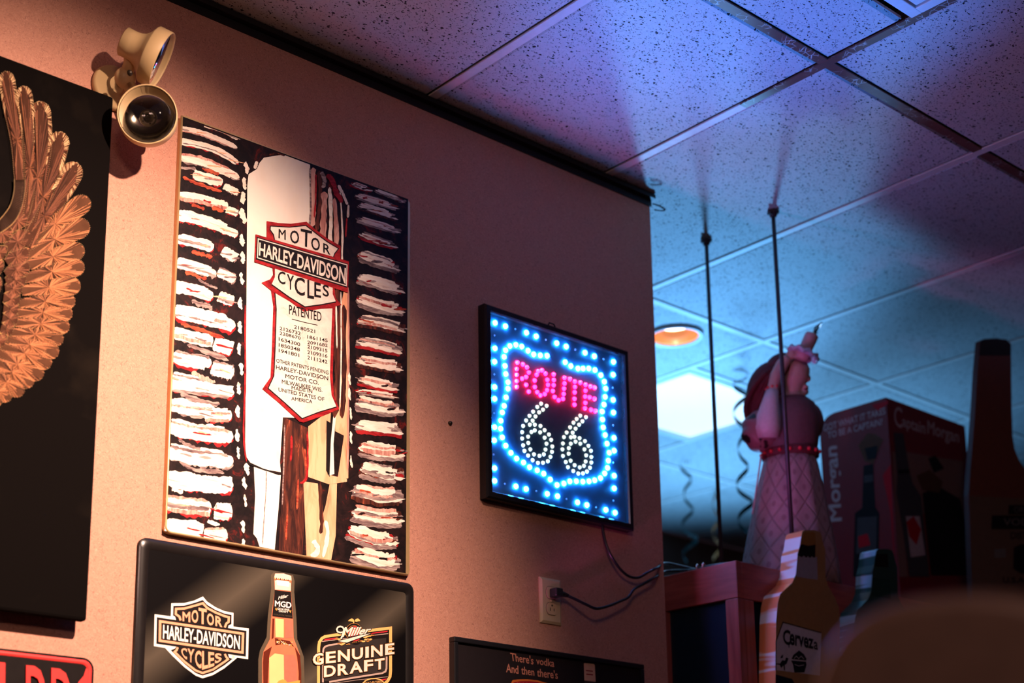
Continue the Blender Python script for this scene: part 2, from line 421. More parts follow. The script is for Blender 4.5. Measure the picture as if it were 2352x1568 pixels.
bar(TROF[0], TROF[1], TROF[2], TROF[1], M_BAR, .0006); bar(TROF[0], TROF[3], TROF[2], TROF[3], M_BAR, .0006)

# --- recessed lamps in the ceiling
def fixture(cell, name, label, lit):
    x0, y0, x1, y1 = cell; a, c = R(x0 + .014, y0 + .014, H), R(x1 - .014, y1 - .014, H)
    t = thing(name, label, 'ceiling light', ((a.x + c.x)/2, (a.y + c.y)/2, ZH + .004))
    fr = bmn(); wd = .026 if not lit else .02
    for lo, hi in (((a.x, a.y), (c.x, a.y + wd)), ((a.x, c.y - wd), (c.x, c.y)), ((a.x, a.y + wd), (a.x + wd, c.y - wd)), ((c.x - wd, a.y + wd), (c.x, c.y - wd))):
        box(fr, (lo[0], lo[1], ZH - .004), (hi[0], hi[1], ZH + .05), bevel=.0015)
    obj('frame', fr, M_WHITE, t)
    if not lit:
        f2 = bmn(); q = wd + .006; w2 = .022
        A, B = (a.x + q, a.y + q), (c.x - q, c.y - q)
        for lo, hi in ((A, (B[0], A[1] + w2)), ((A[0], B[1] - w2), B), ((A[0], A[1] + w2), (A[0] + w2, B[1] - w2)), ((B[0] - w2, A[1] + w2), (B[0], B[1] - w2))):
            box(f2, (lo[0], lo[1], ZH - .002), (hi[0], hi[1], ZH + .05), bevel=.001)
        obj('door_frame', f2, M_WHITE, t)
        for k in range(1, 8):
            lv = bmn(); x = A[0] + w2 + (B[0] - A[0] - 2*w2)*k/8; box(lv, (x - .002, A[1] + w2, ZH + .012), (x + .002, B[1] - w2, ZH + .05)); obj('louver_blade', lv, pm('dark_louver', (.03, .02, .018, 1), .4, .3), t)
        obj('back_plate', box(bmn(), (a.x, a.y, ZH + .05), (c.x, c.y, ZH + .06)), pm('dark_housing', (.01, .008, .008, 1), .7), t)
    else:
        d = bmn(); nx = 90; xs0, xs1 = a.x + wd, c.x - wd
        prev = None
        for k in range(nx + 1):                          # prismatic lens: fine ridges
            x = xs0 + (xs1 - xs0)*k/nx; z = ZH + .004 + (.002 if k % 2 else 0)
            cur = [d.verts.new((x, a.y + wd, z)), d.verts.new((x, c.y - wd, z))]
            if prev: d.faces.new((prev[0], cur[0], cur[1], prev[1]))
            prev = cur
        obj('diffuser', d, pm('lit_lens', (.85, .92, 1, 1), .4, emit=.88, ecol=(.72, .88, 1, 1)), t)
        obj('housing', box(bmn(), (a.x + .002, a.y + .002, ZH + .05), (c.x - .002, c.y - .002, ZH + .07)), M_WHITE, t)
    return t
fixture(TROF, 'fluorescent_fixture', 'lit square fluorescent ceiling fixture with a ribbed white lens beyond the partition', True)
fixture(FIX, 'fluorescent_fixture', 'unlit ceiling fixture with a white double frame and dark louvers, cut by the top edge', False)
t = thing('recessed_downlight', 'round recessed ceiling downlight with a glowing orange reflector, beside the partition end', 'ceiling light', (CAN.x, CAN.y, ZH))
b = bmn(); lathe(b, [(.082, .002), (.094, -.001), (.097, -.006), (.086, -.008), (.078, -.003), (.078, .004)], CAN, (0, 0, 1), 36); obj('trim_ring', b, M_WHITE, t)
b = bmn(); lathe(b, [(.078, .0), (.077, .012), (.072, .03), (.062, .046)], CAN, (0, 0, 1), 36)
obj('reflector', b, pm('orange_reflector', (.95, .46, .24, 1), .22, .7, .03), t, smooth=True)
b = bmn(); lathe(b, [(.063, .045), (.055, .040), (.03, .036), (0, .035)], CAN, (0, 0, 1), 30)
obj('lamp', b, pm('lit_bulb', (1, .85, .6, 1), .4, emit=9, ecol=(1, .70, .45, 1)), t, smooth=True)

# ------------------------------------------------------------------ pictures on the wall
def wallplane(off):
    return lambda x, y, lift: W(x, y, off + lift)
INK = lambda n, r, g, b, **k: pm('ink_' + n, rgb(r, g, b), k.pop('rough', .5), var=k.pop('var', .07), scale=k.pop('scale', 90), spec=.15, **k)
K_BLK = INK('black', 26, 20, 20); K_WHT = INK('white', 250, 243, 232, var=.05); K_ORG = INK('orange', 240, 168, 132)

# --- painted tin poster: fork of a motorcycle between two finned cylinders
a, c = W(412, 267), W(935, 1327)
PX0, PX1, PZ1, PZ0 = W(371, 1225).x - .0, W(935, 900).x, W(412, 267).z, W(371, 1225).z
POFF = .010
t = thing('tin_poster', 'tall painted tin poster of a motorcycle fork between black and white finned cylinders', 'poster', ((PX0 + PX1)/2, 0, PZ0))
b = bmn(); panel(b, PX0, PZ0, PX1, PZ1, 0, -POFF, .012); bmesh.ops.recalc_face_normals(b, faces=b.faces)
obj('panel', b, pm('gilt_tin_edge', (.62, .42, .20, 1), .35, .5, .06), t)
rp = [(PX0 + .0022, PZ1 - .004), (PX0 + .0022, PZ0 + .014)] + [(PX0 + .014 - .0118*cos(radians(k)), PZ0 + .014 - .0118*sin(radians(k))) for k in range(15, 90, 15)] + [(PX0 + .014, PZ0 + .0022), (PX1 - .006, PZ0 + .0022)]
obj('rolled_rim', tube(bmn(), [(x, -POFF - .0006, z) for x, z in rp], .0026, 8), pm('gilt_tin_edge', (.6,)*3 + (1,)), t)
def streaky(name, a_, b_, c_, sc_=(30, 30, 30)):
    m, nt, N, bs = nodes(name); g = N.new('ShaderNodeNewGeometry'); mp = N.new('ShaderNodeMapping'); mp.inputs['Scale'].default_value = sc_; L(nt, g.outputs['Position'], mp.inputs[0])
    v = noise(nt, mp.outputs[0], 1, 5, .65, .8)
    col = mixc(nt, maprange(nt, v, .42, .56), a_, b_); col = mixc(nt, maprange(nt, v, .60, .70), col, c_)
    L(nt, col, bs.inputs['Base Color']); bs.inputs['Roughness'].default_value = .5; bs.inputs['Specular IOR Level'].default_value = .12
    v2 = noise(nt, mp.outputs[0], 2.5, 4, .6, .5)
    bp = N.new('ShaderNodeBump'); bp.inputs['Strength'].default_value = .35; bp.inputs['Distance'].default_value = .0015; L(nt, v2, bp.inputs['Height']); L(nt, bp.outputs[0], bs.inputs['Normal'])
    return m
P_BLK = streaky('paint_black', rgb(22, 16, 18), rgb(38, 24, 25), rgb(105, 30, 26), (28, 28, 28))
P_FIN = streaky('paint_fin_white', rgb(252, 240, 226), rgb(246, 226, 208), rgb(206, 176, 160), (16, 60, 110))
P_GRY = streaky('paint_fin_grey', rgb(178, 156, 148), rgb(120, 98, 98), rgb(60, 48, 52), (22, 70, 130))
P_RED = streaky('paint_red', rgb(176, 42, 44), rgb(140, 26, 32), rgb(92, 16, 20), (30, 60, 60))
P_RST = streaky('paint_rust', rgb(196, 92, 62), rgb(150, 56, 42), rgb(96, 36, 32), (24, 70, 110))
P_COL = streaky('paint_column', rgb(254, 243, 228), rgb(250, 236, 220), rgb(240, 216, 198), (6, 9, 4))
P_PCH = streaky('paint_peach', rgb(244, 190, 150), rgb(236, 168, 128), rgb(216, 130, 98), (46, 60, 8))
P_PNK = streaky('paint_pink', rgb(226, 176, 160), rgb(190, 128, 116), rgb(120, 66, 62), (80, 60, 10))
P_PLT = streaky('paint_plate', rgb(244, 228, 214), rgb(232, 214, 202), rgb(206, 184, 174), (30, 30, 40))
P_BRN = streaky('paint_brown', rgb(52, 28, 26), rgb(92, 46, 36), rgb(176, 84, 58), (80, 60, 12))
mats = [P_BLK, P_FIN, P_GRY, P_RED, P_RST, P_COL, P_PCH, P_PNK, P_PLT, P_BRN, K_BLK]
BL, FI, GR, RE, RU, CO, PE, PK, PL, BN, KB = range(11)
S = Sheet(wallplane(POFF + .0006), mats)
S.poly([(418.5, 267), (937.5, 457), (932, 1321), (640, 1270), (381, 1221.5), (377.5, 1216)], BL, 0)
rnd = random.Random(7)
def inpanel(p):
    x = min(936.5, max(p[0], 419.0 - (p[1] - 269)*.0437)); return (x, min(max(p[1], 270.5 + (x - 418.5)*.364), 1218.5 + (x - 377)*.1845))
S.clip = inpanel
left = [([(469, 288), (510, 300), (546, 320)], 6), ([(413, 295), (456, 303), (502, 320), (545, 339)], 9), ([(413, 324), (462, 334), (502, 347), (548, 374)], 11),
 ([(413, 361), (457, 368), (495, 382), (550, 408)], 15), ([(443, 399), (483, 412), (512, 418)], 16), ([(514, 427), (532, 435), (547, 444)], 11),
 ([(409, 450), (457, 456), (499, 468), (524, 473)], 16), ([(520, 480), (534, 485), (547, 490)], 12), ([(408, 494), (437, 498), (487, 513), (522, 524)], 19), ([(508, 526), (530, 532), (546, 539)], 13),
 ([(407, 547), (460, 559), (491, 569)], 18), ([(510, 575), (528, 584), (543, 594)], 17), ([(404, 602), (453, 614), (497, 630)], 18), ([(500, 623), (522, 632), (541, 642)], 17),
 ([(402, 658), (441, 665), (490, 681)], 20), ([(502, 679), (520, 686), (537, 693)], 18), ([(399, 714), (453, 724), (501, 736), (541, 749)], 25),
 ([(398, 762), (453, 777), (490, 783)], 21), ([(492, 786), (514, 794), (534, 802)], 24), ([(397, 818), (441, 828), (486, 834)], 24), ([(486, 843), (512, 850), (538, 855)], 25),
 ([(394, 866), (441, 876), (488, 887)], 21), ([(392, 884), (465, 893), (538, 902)], 22), ([(391, 927), (435, 935), (493, 940)], 25), ([(470, 952), (500, 953), (533, 954)], 23),
 ([(390, 977), (438, 990), (491, 996), (536, 1004)], 28), ([(386, 1034), (438, 1046), (491, 1052), (536, 1061)], 29), ([(382, 1097), (438, 1107), (485, 1113), (536, 1114)], 29),
 ([(379, 1155), (438, 1162), (486, 1166)], 28), ([(492, 1172), (512, 1174), (534, 1174)], 27), ([(378, 1209), (438, 1213), (466, 1222)], 27), ([(468, 1228), (495, 1230), (523, 1227)], 26)]
for p, wd in left:
    S.brush([(x, y + wd*.28) for x, y in p], wd*.9, RE if rnd.random() < .55 else GR, 1, rnd, .5)
    S.brush(p, wd*1.0, FI, 1.6, rnd, .16, 9, .08); S.strands(p, wd*1.25, [FI]*9 + [GR, PK], 2, rnd, 6)
    for _ in range(2):
        k = rnd.randrange(len(p) - 1); q = Vector(p[k]).lerp(Vector(p[k + 1]), rnd.random()); l_ = rnd.uniform(8, 22)
        S.brush([(q.x - l_, q.y + rnd.uniform(-3, 3) - l_*.15), (q.x + l_, q.y + rnd.uniform(-3, 3) + l_*.25)], rnd.uniform(1.5, 4), rnd.choice([GR, PK, PE, RE, GR]), 3, rnd, .6, 6)
for p, wd, mi in [([(464, 387), (485, 394), (504, 400)], 9, RU), ([(487, 477), (514, 485)], 8, RU), ([(440, 690), (465, 700), (488, 710)], 11, GR), ([(440, 578), (470, 586), (488, 590)], 9, RU), ([(425, 625), (455, 634), (475, 640)], 10, RU), ([(455, 640), (480, 655), (500, 662)], 5, GR),
                  ([(415, 742), (460, 757), (515, 776)], 10, RU), ([(430, 792), (470, 806), (525, 828)], 9, GR), ([(440, 855), (470, 868), (495, 878)], 9, PK), ([(415, 905), (460, 920), (505, 928)], 11, GR), ([(410, 1010), (440, 1025), (460, 1034)], 8, GR), ([(425, 1068), (460, 1080), (515, 1086)], 8, GR), ([(395, 1122), (420, 1132)], 8, FI), ([(412, 1176), (450, 1182)], 9, RE), ([(476, 1198), (505, 1205)], 8, FI), ([(440, 470), (470, 480)], 7, RU), ([(415, 384), (450, 388)], 6, GR), ([(420, 406), (460, 424), (510, 440)], 8, RU)]:
    S.brush(p, wd, mi, 2, rnd, .5)
right = [([(804, 420), (830, 430), (857, 435)], 8), ([(860, 435), (895, 448), (931, 463)], 7), ([(814, 447), (860, 460), (918, 475)], 11), ([(820, 469), (870, 485), (915, 499)], 12),
 ([(820, 502), (870, 516), (921, 530)], 11), ([(823, 536), (870, 553), (915, 564)], 12), ([(820, 582), (870, 598), (921, 613)], 19), ([(820, 634), (870, 648), (931, 665)], 19), ([(817, 683), (870, 700), (931, 708)], 21),
 ([(820, 732), (870, 740), (932, 754)], 20), ([(817, 781), (870, 790), (924, 803)], 20), ([(817, 824), (870, 834), (927, 842)], 20), ([(821, 869), (870, 880), (917, 888)], 18), ([(815, 897), (870, 903), (917, 910)], 9),
 ([(815, 920), (870, 932), (932, 936)], 25), ([(815, 974), (870, 980), (927, 987)], 22), ([(821, 1022), (870, 1032), (931, 1035)], 27), ([(825, 1070), (870, 1082), (931, 1086)], 29), ([(809, 1121), (870, 1135), (931, 1133)], 30),
 ([(806, 1172), (870, 1184), (930, 1184)], 29), ([(796, 1213), (860, 1235), (917, 1235)], 28), ([(806, 1264), (870, 1283), (924, 1283)], 28)]
for p, wd in right:
    S.strands([(x, y + wd*.3) for x, y in p], wd*1.1, [GR, GR, BN, RE], 1, rnd, 5, .2); S.brush([(p[0][0] + 2, p[0][1] + wd*.2)] + [(x, y + wd*.42) for x, y in p[1:]], wd*.3, FI, 2, rnd, .6)
    S.strands([(x + 8, y) for x, y in p[:-1]] + [(p[-1][0] - 14, p[-1][1] - 3)], wd*.95, [FI]*5 + [GR, PK], 2, rnd, 6, .3)
    for _ in range(3):
        k = rnd.randrange(len(p) - 1); q = Vector(p[k]).lerp(Vector(p[k + 1]), rnd.random()); l_ = rnd.uniform(5, 16)
        S.brush([(q.x - l_, q.y + wd*.2*rnd.uniform(-1, 1.4)), (q.x + l_, q.y + l_*.25)], rnd.uniform(2, 5), rnd.choice([RE, GR, GR, RU, BL]), 3, rnd, .6, 6)
# column, fork tubes and highlights
S.poly([(568, 425), (571, 400), (590, 388), (596, 374), (606, 362), (650, 351), (712, 378), (716, 520), (700, 960), (650, 958), (643, 1060), (645, 1084), (610, 1078), (575, 1062), (563, 1045), (566, 700)], CO, 1)
S.poly([(583, 1068), (612, 1079), (645, 1091), (640, 1165), (631, 1262), (596, 1255), (590, 1236), (582, 1226), (586, 1140)], CO, 1)
S.poly([(652, 958), (712, 985), (707, 1085), (700, 1190), (694, 1278), (640, 1268), (645, 1170), (650, 1060)], BN, 1)
S.poly([(708, 979), (746, 950), (760, 945), (752, 1089), (797, 1100), (797, 1106), (756, 1112), (708, 1095)], PE, 1)
S.poly([(697, 1105), (730, 1110), (736, 1200), (748, 1160), (757, 1112), (774, 1110), (771, 1230), (760, 1291), (704, 1281)], PE, 1)
S.poly([(795, 640), (802, 700), (800, 1098), (775, 1103), (790, 1000), (770, 990), (772, 760)], PE, 1)
S.poly([(750, 965), (766, 975), (764, 1075), (757, 1095), (749, 1080)], KB, 2); S.poly([(766, 950), (772, 952), (766, 1020), (768, 1088), (757, 1092), (760, 1010)], CO, 3)
for pts, wd, mi in [([(719, 385), (720, 450), (718, 520)], 13, PK), ([(733, 392), (735, 450), (728, 530)], 9, BN), ([(745, 440), (744, 500), (740, 560)], 13, PK), ([(757, 430), (760, 500), (757, 575)], 9, FI), ([(768, 455), (772, 520), (771, 590)], 9, PK), ([(781, 440), (786, 520), (786, 600)], 4, FI), ([(752, 400), (763, 415), (772, 440), (786, 465)], 12, RE), ([(738, 395), (745, 410), (742, 432)], 8, GR), ([(777, 425), (790, 450), (798, 470)], 6, FI),
                    ([(800, 470), (799, 500)], 5, FI), ([(725, 400), (726, 440), (722, 500)], 4, RE), ([(797, 500), (794, 545)], 3, RE), ([(775, 660), (777, 760), (776, 860), (768, 960)], 14, BN), ([(789, 700), (790, 860), (786, 960)], 12, BN), ([(783, 670), (784, 800), (781, 930)], 3, FI), ([(800, 660), (801, 800), (799, 1090)], 4, PK), ([(772, 700), (774, 800)], 3, CO),
                    ([(563, 700), (563, 880), (560, 1000), (566, 1060)], 4, RE), ([(566, 1062), (590, 1072), (645, 1090)], 3, KB), ([(612, 1080), (611, 1130), (606, 1200), (603, 1250)], 2, GR), ([(706, 990), (705, 1090), (690, 1110)], 5, RE), ([(654, 975), (652, 1060), (648, 1160)], 3, GR), ([(735, 1110), (739, 1190), (736, 1225)], 8, BN), ([(748, 1195), (752, 1230), (742, 1280)], 8, CO), ([(720, 1240), (730, 1262), (716, 1280)], 10, FI), ([(700, 1030), (703, 1080)], 4, RU),
                    ([(670, 1000), (668, 1060)], 5, RE), ([(685, 1100), (682, 1170)], 4, RU), ([(660, 1180), (657, 1240)], 4, RU), ([(618, 356), (640, 352), (655, 356)], 5, BN), ([(590, 370), (586, 388)], 7, FI), ([(712, 385), (714, 470), (711, 520)], 4, GR)]:
    S.brush(pts, wd, mi, 3, rnd, .3, 8, .08)
for x, y in [(566, 386), (561, 422), (558, 455), (556, 492), (560, 500), (556, 552), (557, 592), (555, 640), (553, 697), (552, 752), (550, 802), (554, 848), (548, 892), (547, 945), (545, 1000), (547, 1040), (567, 1078), (562, 1110), (563, 1150), (558, 1210), (560, 1252), (803, 870), (803, 905), (805, 950), (806, 1005), (807, 1060)]:
    S.brush([(x - 1, y - 15), (x, y), (x + 2, y + 14)], 9 if x < 700 else 5, FI, 3, rnd, .5, 5, .3)
S.done('painted_picture', t)
# badge on the column
S = Sheet(wallplane(POFF + .0026), mats).at(3.136, 560, 480)
S.poly([(195, 580), (430, 700), (660, 690), (650, 900), (640, 1200), (650, 1340), (688, 1440), (560, 1492), (430, 1537), (400, 1530), (250, 1392), (133, 1295), (193, 1210), (203, 1000), (213, 700)], RE, 0)
S.poly([(224, 600), (430, 725), (638, 715), (630, 900), (620, 1200), (632, 1340), (668, 1424), (540, 1462), (420, 1508), (290, 1390), (175, 1290), (217, 1200), (226, 1000), (234, 720)], PL, 1)
S.ribbon([(224, 600), (234, 720), (226, 1000), (217, 1200), (175, 1290), (290, 1390), (420, 1508), (540, 1462), (668, 1424)], 7, KB, 2)
S.poly([(205, 395), (212, 470), (190, 505), (128, 530), (205, 592), (330, 665), (430, 738), (560, 718), (704, 690), (662, 640), (652, 555)], RE, 2)
S.poly([(224, 415), (640, 545), (640, 612), (664, 668), (560, 688), (440, 704), (330, 636), (200, 543), (224, 490)], PL, 3)
S.ribbon([(200, 543), (330, 636), (440, 704), (560, 688), (664, 668)], 8, KB, 4)
S.poly([(165, 86), (250, 100), (340, 105), (452, 91), (520, 150), (600, 210), (697, 265), (697, 380), (640, 380), (225, 250), (165, 205)], RE, 2)
S.poly([(192, 122), (330, 130), (447, 118), (520, 175), (600, 235), (683, 284), (655, 320), (638, 370), (225, 240), (215, 185), (190, 150)], PL, 3)
S.ribbon([(225, 240), (215, 185), (190, 150), (192, 122), (330, 130), (447, 118), (520, 175), (600, 235), (683, 284), (655, 320), (638, 370)], 7, KB, 4)
S.poly([(85, 181), (757, 376), (750, 602), (77, 380)], RE, 4); S.poly([(93, 200), (750, 394), (743, 566), (87, 362)], KB, 5)
S.ribbon([(104, 214), (744, 402), (738, 552), (98, 350)], 7, PL, 6, closed=True)
S.text('HARLEY-DAVIDSON', [(112, 238), (736, 424), (732, 538), (108, 334)], PL, 6, .025)
for ch, q in (('M', [(252, 142), (302, 150), (302, 222), (250, 208)]), ('O', [(334, 150), (398, 158), (398, 256), (334, 240)]), ('T', [(410, 140), (492, 158), (484, 280), (412, 264)]), ('O', [(486, 198), (548, 214), (548, 306), (486, 288)]), ('R', [(572, 244), (624, 262), (624, 330), (572, 312)]),
              ('C', [(246, 446), (300, 452), (300, 546), (246, 532)]), ('Y', [(310, 466), (362, 480), (358, 590), (314, 570)]), ('C', [(366, 482), (440, 500), (440, 630), (366, 610)]), ('L', [(458, 508), (506, 516), (506, 648), (458, 640)]), ('E', [(508, 524), (556, 536), (556, 640), (508, 630)]), ('S', [(568, 540), (614, 552), (614, 634), (568, 624)])):
    S.text(ch, q, KB, 5, .012)
def lines(rows, mi, lay, bold=0.):
    for s_, x0, y0, x1, y1, h in rows: S.text(s_, [(x0, y0), (x1, y1), (x1, y1 + h), (x0, y0 + h)], mi, lay, bold)
lines([('TRADE', 270, 552, 385, 614, 26), ('MARK', 498, 650, 604, 652, 28), ('PATENTED', 326, 688, 560, 742, 68), ('2180521', 362, 834, 514, 868, 26), ('2126732', 258, 844, 410, 884, 26), ('2208670', 258, 880, 410, 918, 24), ('1634300', 252, 922, 406, 962, 26), ('1850348', 252, 964, 404, 1000, 26), ('1941801', 252, 1004, 400, 1040, 26),
       ('1861145', 458, 906, 604, 934, 26), ('2091682', 458, 946, 604, 970, 24), ('2109315', 458, 976, 602, 1008, 26), ('2109316', 458, 1016, 602, 1046, 26), ('2111242', 458, 1054, 602, 1088, 26),
       ('OTHER PATENTS PENDING', 234, 1076, 610, 1164, 28), ('HARLEY-DAVIDSON', 232, 1122, 608, 1204, 30), ('MOTOR CO.', 300, 1186, 540, 1236, 30), ('MILWAUKEE WIS.', 274, 1226, 566, 1288, 30), ('MADE IN', 344, 1272, 494, 1300, 26), ('UNITED STATES OF', 250, 1284, 580, 1356, 28), ('AMERICA', 342, 1350, 494, 1374, 26)], KB, 2, .012)
S.ribbon([(346, 792), (440, 816), (532, 836)], 5, KB, 2)
S.done('painted_badge', t)

# --- embossed beer sign
BOFF = .008
BX0, BX1, BZ1, BZ0 = W(312, 1300).x, W(945, 1400).x, W(330, 1236).z, W(330, 1236).z - .44
t = thing('tin_sign', 'black embossed tin sign with a beer bottle between two emblems, under the tall poster', 'sign', ((BX0 + BX1)/2, 0, BZ0))
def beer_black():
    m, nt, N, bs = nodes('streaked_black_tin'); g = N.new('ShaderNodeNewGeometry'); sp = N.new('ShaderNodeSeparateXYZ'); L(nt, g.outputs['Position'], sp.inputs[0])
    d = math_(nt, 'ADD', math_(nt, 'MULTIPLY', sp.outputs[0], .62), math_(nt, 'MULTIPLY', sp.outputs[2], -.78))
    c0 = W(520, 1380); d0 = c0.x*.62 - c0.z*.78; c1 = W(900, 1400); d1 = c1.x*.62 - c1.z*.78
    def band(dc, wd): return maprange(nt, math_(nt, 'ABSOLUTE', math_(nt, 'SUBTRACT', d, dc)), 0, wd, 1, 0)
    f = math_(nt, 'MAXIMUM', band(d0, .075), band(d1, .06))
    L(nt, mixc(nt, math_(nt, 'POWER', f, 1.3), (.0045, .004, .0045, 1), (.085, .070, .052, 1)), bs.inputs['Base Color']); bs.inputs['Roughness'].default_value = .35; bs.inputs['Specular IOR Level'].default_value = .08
    return m
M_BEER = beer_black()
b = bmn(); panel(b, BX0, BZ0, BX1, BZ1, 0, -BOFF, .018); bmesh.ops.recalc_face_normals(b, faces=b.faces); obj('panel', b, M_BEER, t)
b = bmn(); rim(b, BX0 + .0005, BZ0 + .0005, BX1 - .0005, BZ1 - .0005, -BOFF, -BOFF - .007, .022, .018); obj('rolled_rim', b, pm('glossy_black_tin', (.012, .010, .010, 1), .25, 0, .1, coat=.25), t)
S = Sheet(wallplane(BOFF + .0008), [K_WHT, K_BLK, K_ORG]).at(7.537, 330, 1360)
S.poly([(1025, 70), (1100, 160), (1250, 260), (1400, 325), (1555, 355), (1552, 590), (1820, 625), (1808, 1155), (1620, 1130), (1400, 1310), (1200, 1430), (1020, 1485), (900, 1440), (700, 1290), (500, 1100), (370, 960), (178, 930), (190, 378), (470, 415), (478, 188), (700, 185), (880, 140)], 0, 0)
S.poly([(1022, 130), (1100, 215), (1250, 305), (1400, 365), (1522, 390), (1520, 550), (1470, 570), (1455, 640), (570, 510), (545, 420), (508, 400), (512, 232), (700, 228), (880, 180)], 1, 1)
S.poly([(228, 428), (1780, 665), (1768, 1112), (218, 888)], 1, 1)
S.poly([(575, 930), (1460, 1060), (1480, 1130), (1540, 1150), (1400, 1260), (1200, 1385), (1020, 1440), (900, 1395), (720, 1250), (560, 1090), (470, 1000), (540, 970)], 1, 1)
S.ribbon([(640, 485), (620, 420), (555, 375), (560, 285), (700, 280), (880, 230), (1025, 188), (1100, 270), (1250, 350), (1400, 410), (1475, 430), (1470, 510), (1430, 540), (1405, 608)], 38, 2, 2)
S.ribbon([(285, 500), (1720, 715), (1710, 1040), (280, 835)], 42, 2, 2, closed=True)
S.ribbon([(590, 950), (570, 1000), (535, 1030), (720, 1210), (900, 1350), (1020, 1395), (1200, 1335), (1400, 1200), (1460, 1155), (1425, 1110), (1405, 1065)], 36, 2, 2)
S.text('HARLEY-DAVIDSON', [(338, 556), (1668, 748), (1662, 990), (332, 802)], 0, 3, .022)
for ch, q in (('M', [(672, 335), (806, 335), (806, 518), (672, 495)]), ('O', [(828, 310), (945, 295), (945, 540), (828, 515)]), ('T', [(950, 262), (1092, 290), (1092, 560), (950, 540)]), ('O', [(1095, 345), (1218, 385), (1218, 582), (1095, 560)]), ('R', [(1240, 400), (1365, 435), (1365, 605), (1240, 580)]),
              ('C', [(650, 955), (750, 970), (750, 1180), (650, 1070)]), ('Y', [(760, 970), (880, 985), (860, 1250), (770, 1170)]), ('C', [(890, 1000), (1000, 1012), (1000, 1335), (890, 1260)]), ('L', [(1010, 1012), (1112, 1022), (1112, 1310), (1010, 1340)]), ('E', [(1118, 1025), (1222, 1040), (1222, 1270), (1118, 1312)]), ('S', [(1232, 1045), (1350, 1060), (1350, 1180), (1232, 1245)])):
    S.text(ch, q, 2, 3, .03)
S.ribbon([(1555 + 22*cos(k*.7), 1115 + 22*sin(k*.7)) for k in range(9)], 4, 2, 2); S.text('R', [(1546, 1104), (1566, 1106), (1566, 1128), (1546, 1126)], 2, 2)
S.done('shield_emblem', t)
# embossed bottle
K_AMB = [INK('amber', 226, 120, 86, var=.12, scale=30), INK('amber_dark', 96, 36, 22), INK('amber_light', 252, 206, 140, var=.06, scale=20), INK('amber_pink', 232, 112, 92), INK('foil', 252, 214, 196), INK('halo_grey', 92, 80, 64), K_BLK, K_WHT, INK('gold', 214, 158, 78)]
S = Sheet(wallplane(BOFF + .0006), K_AMB).at(5.85, 580, 1300)
S.poly([(285, 80), (545, 120), (565, 200), (560, 340), (590, 700), (600, 980), (640, 1080), (690, 1220), (700, 1568), (700, 2000), (75, 1900), (78, 1250), (100, 1130), (190, 950), (205, 680), (250, 300), (245, 120)], 5, 0)
S.poly([(305, 97), (420, 96), (520, 130), (524, 190), (515, 330), (545, 700), (552, 960), (600, 1090), (640, 1200), (655, 1400), (655, 2000), (128, 1900), (130, 1250), (150, 1140), (235, 980), (250, 700), (300, 320), (290, 170)], 0, 1)
S.poly([(300, 190), (515, 225), (515, 330), (302, 312)], 4, 2); S.poly([(320, 182), (495, 205), (490, 280), (330, 255)], 7, 3)
S.poly([(304, 98), (420, 97), (520, 130), (525, 192), (288, 165)], 4, 2)
for k in range(9): S.poly([(290 + 26*k, 150 + 4*k), (304 + 26*k, 150 + 4*k), (302 + 26*k, 172 + 3*k), (294 + 26*k, 172 + 3*k)], 1 if k % 2 else 8, 4)
S.poly([(300, 318), (515, 345), (542, 705), (265, 672)], 6, 2)
S.poly([(305, 700), (420, 712), (420, 960), (310, 950)], 2, 2); S.poly([(430, 712), (540, 725), (545, 960), (440, 965)], 3, 2)
S.poly([(268, 700), (296, 704), (285, 960), (255, 985)], 1, 2)
S.poly([(300, 960), (400, 985), (500, 1005), (560, 1080), (470, 1040), (400, 1045), (310, 1060)], 1, 3)
for k in range(26):
    r2 = random.Random(k); x, y = r2.uniform(300, 540), 0; y = 985 + (x - 300)*.22 + r2.uniform(-20, 40); q = r2.uniform(5, 11)
    S.poly([(x + q*cos(j), y + q*sin(j)) for j in range(6)], r2.choice([8, 4, 2]), 4)
S.poly([(150, 1150), (262, 1075), (225, 1210), (205, 1568), (205, 1900), (150, 1900), (140, 1300)], 1, 2)
S.poly([(565, 1075), (640, 1200), (655, 1400), (655, 2000), (615, 2000), (620, 1420), (600, 1220)], 1, 2)
S.poly([(225, 1230), (300, 1170), (420, 1190), (425, 1568), (420, 1990), (225, 1950)], 2, 2); S.poly([(425, 1190), (560, 1190), (600, 1300), (600, 1990), (425, 1990)], 3, 2)
S.poly([(350, 1540), (400, 1520), (440, 1525), (470, 1560), (640, 1530), (635, 1575), (600, 1990), (240, 1950), (330, 1568)], 8, 3)
S.text('Miller', [(345, 405), (480, 372), (480, 415), (345, 450)], 7, 3, .01, .25); S.text('MGD', [(302, 458), (524, 484), (522, 565), (300, 538)], 7, 3, .03)
S.text('GENUINE', [(332, 555), (495, 572), (494, 600), (332, 582)], 7, 3, .01); S.text('DRAFT', [(355, 588), (482, 604), (480, 628), (355, 614)], 7, 3, .01)
S.text('COLD FILTERED', [(285, 635), (530, 665), (530, 682), (285, 652)], 5, 3)
for x, y in ((320, 575), (508, 605)): S.poly([(x - 16, y), (x - 4, y - 22), (x + 2, y - 6), (x + 16, y - 12), (x + 8, y + 6), (x + 10, y + 24), (x - 6, y + 12)], 8, 3)
S.done('printed_bottle', t)
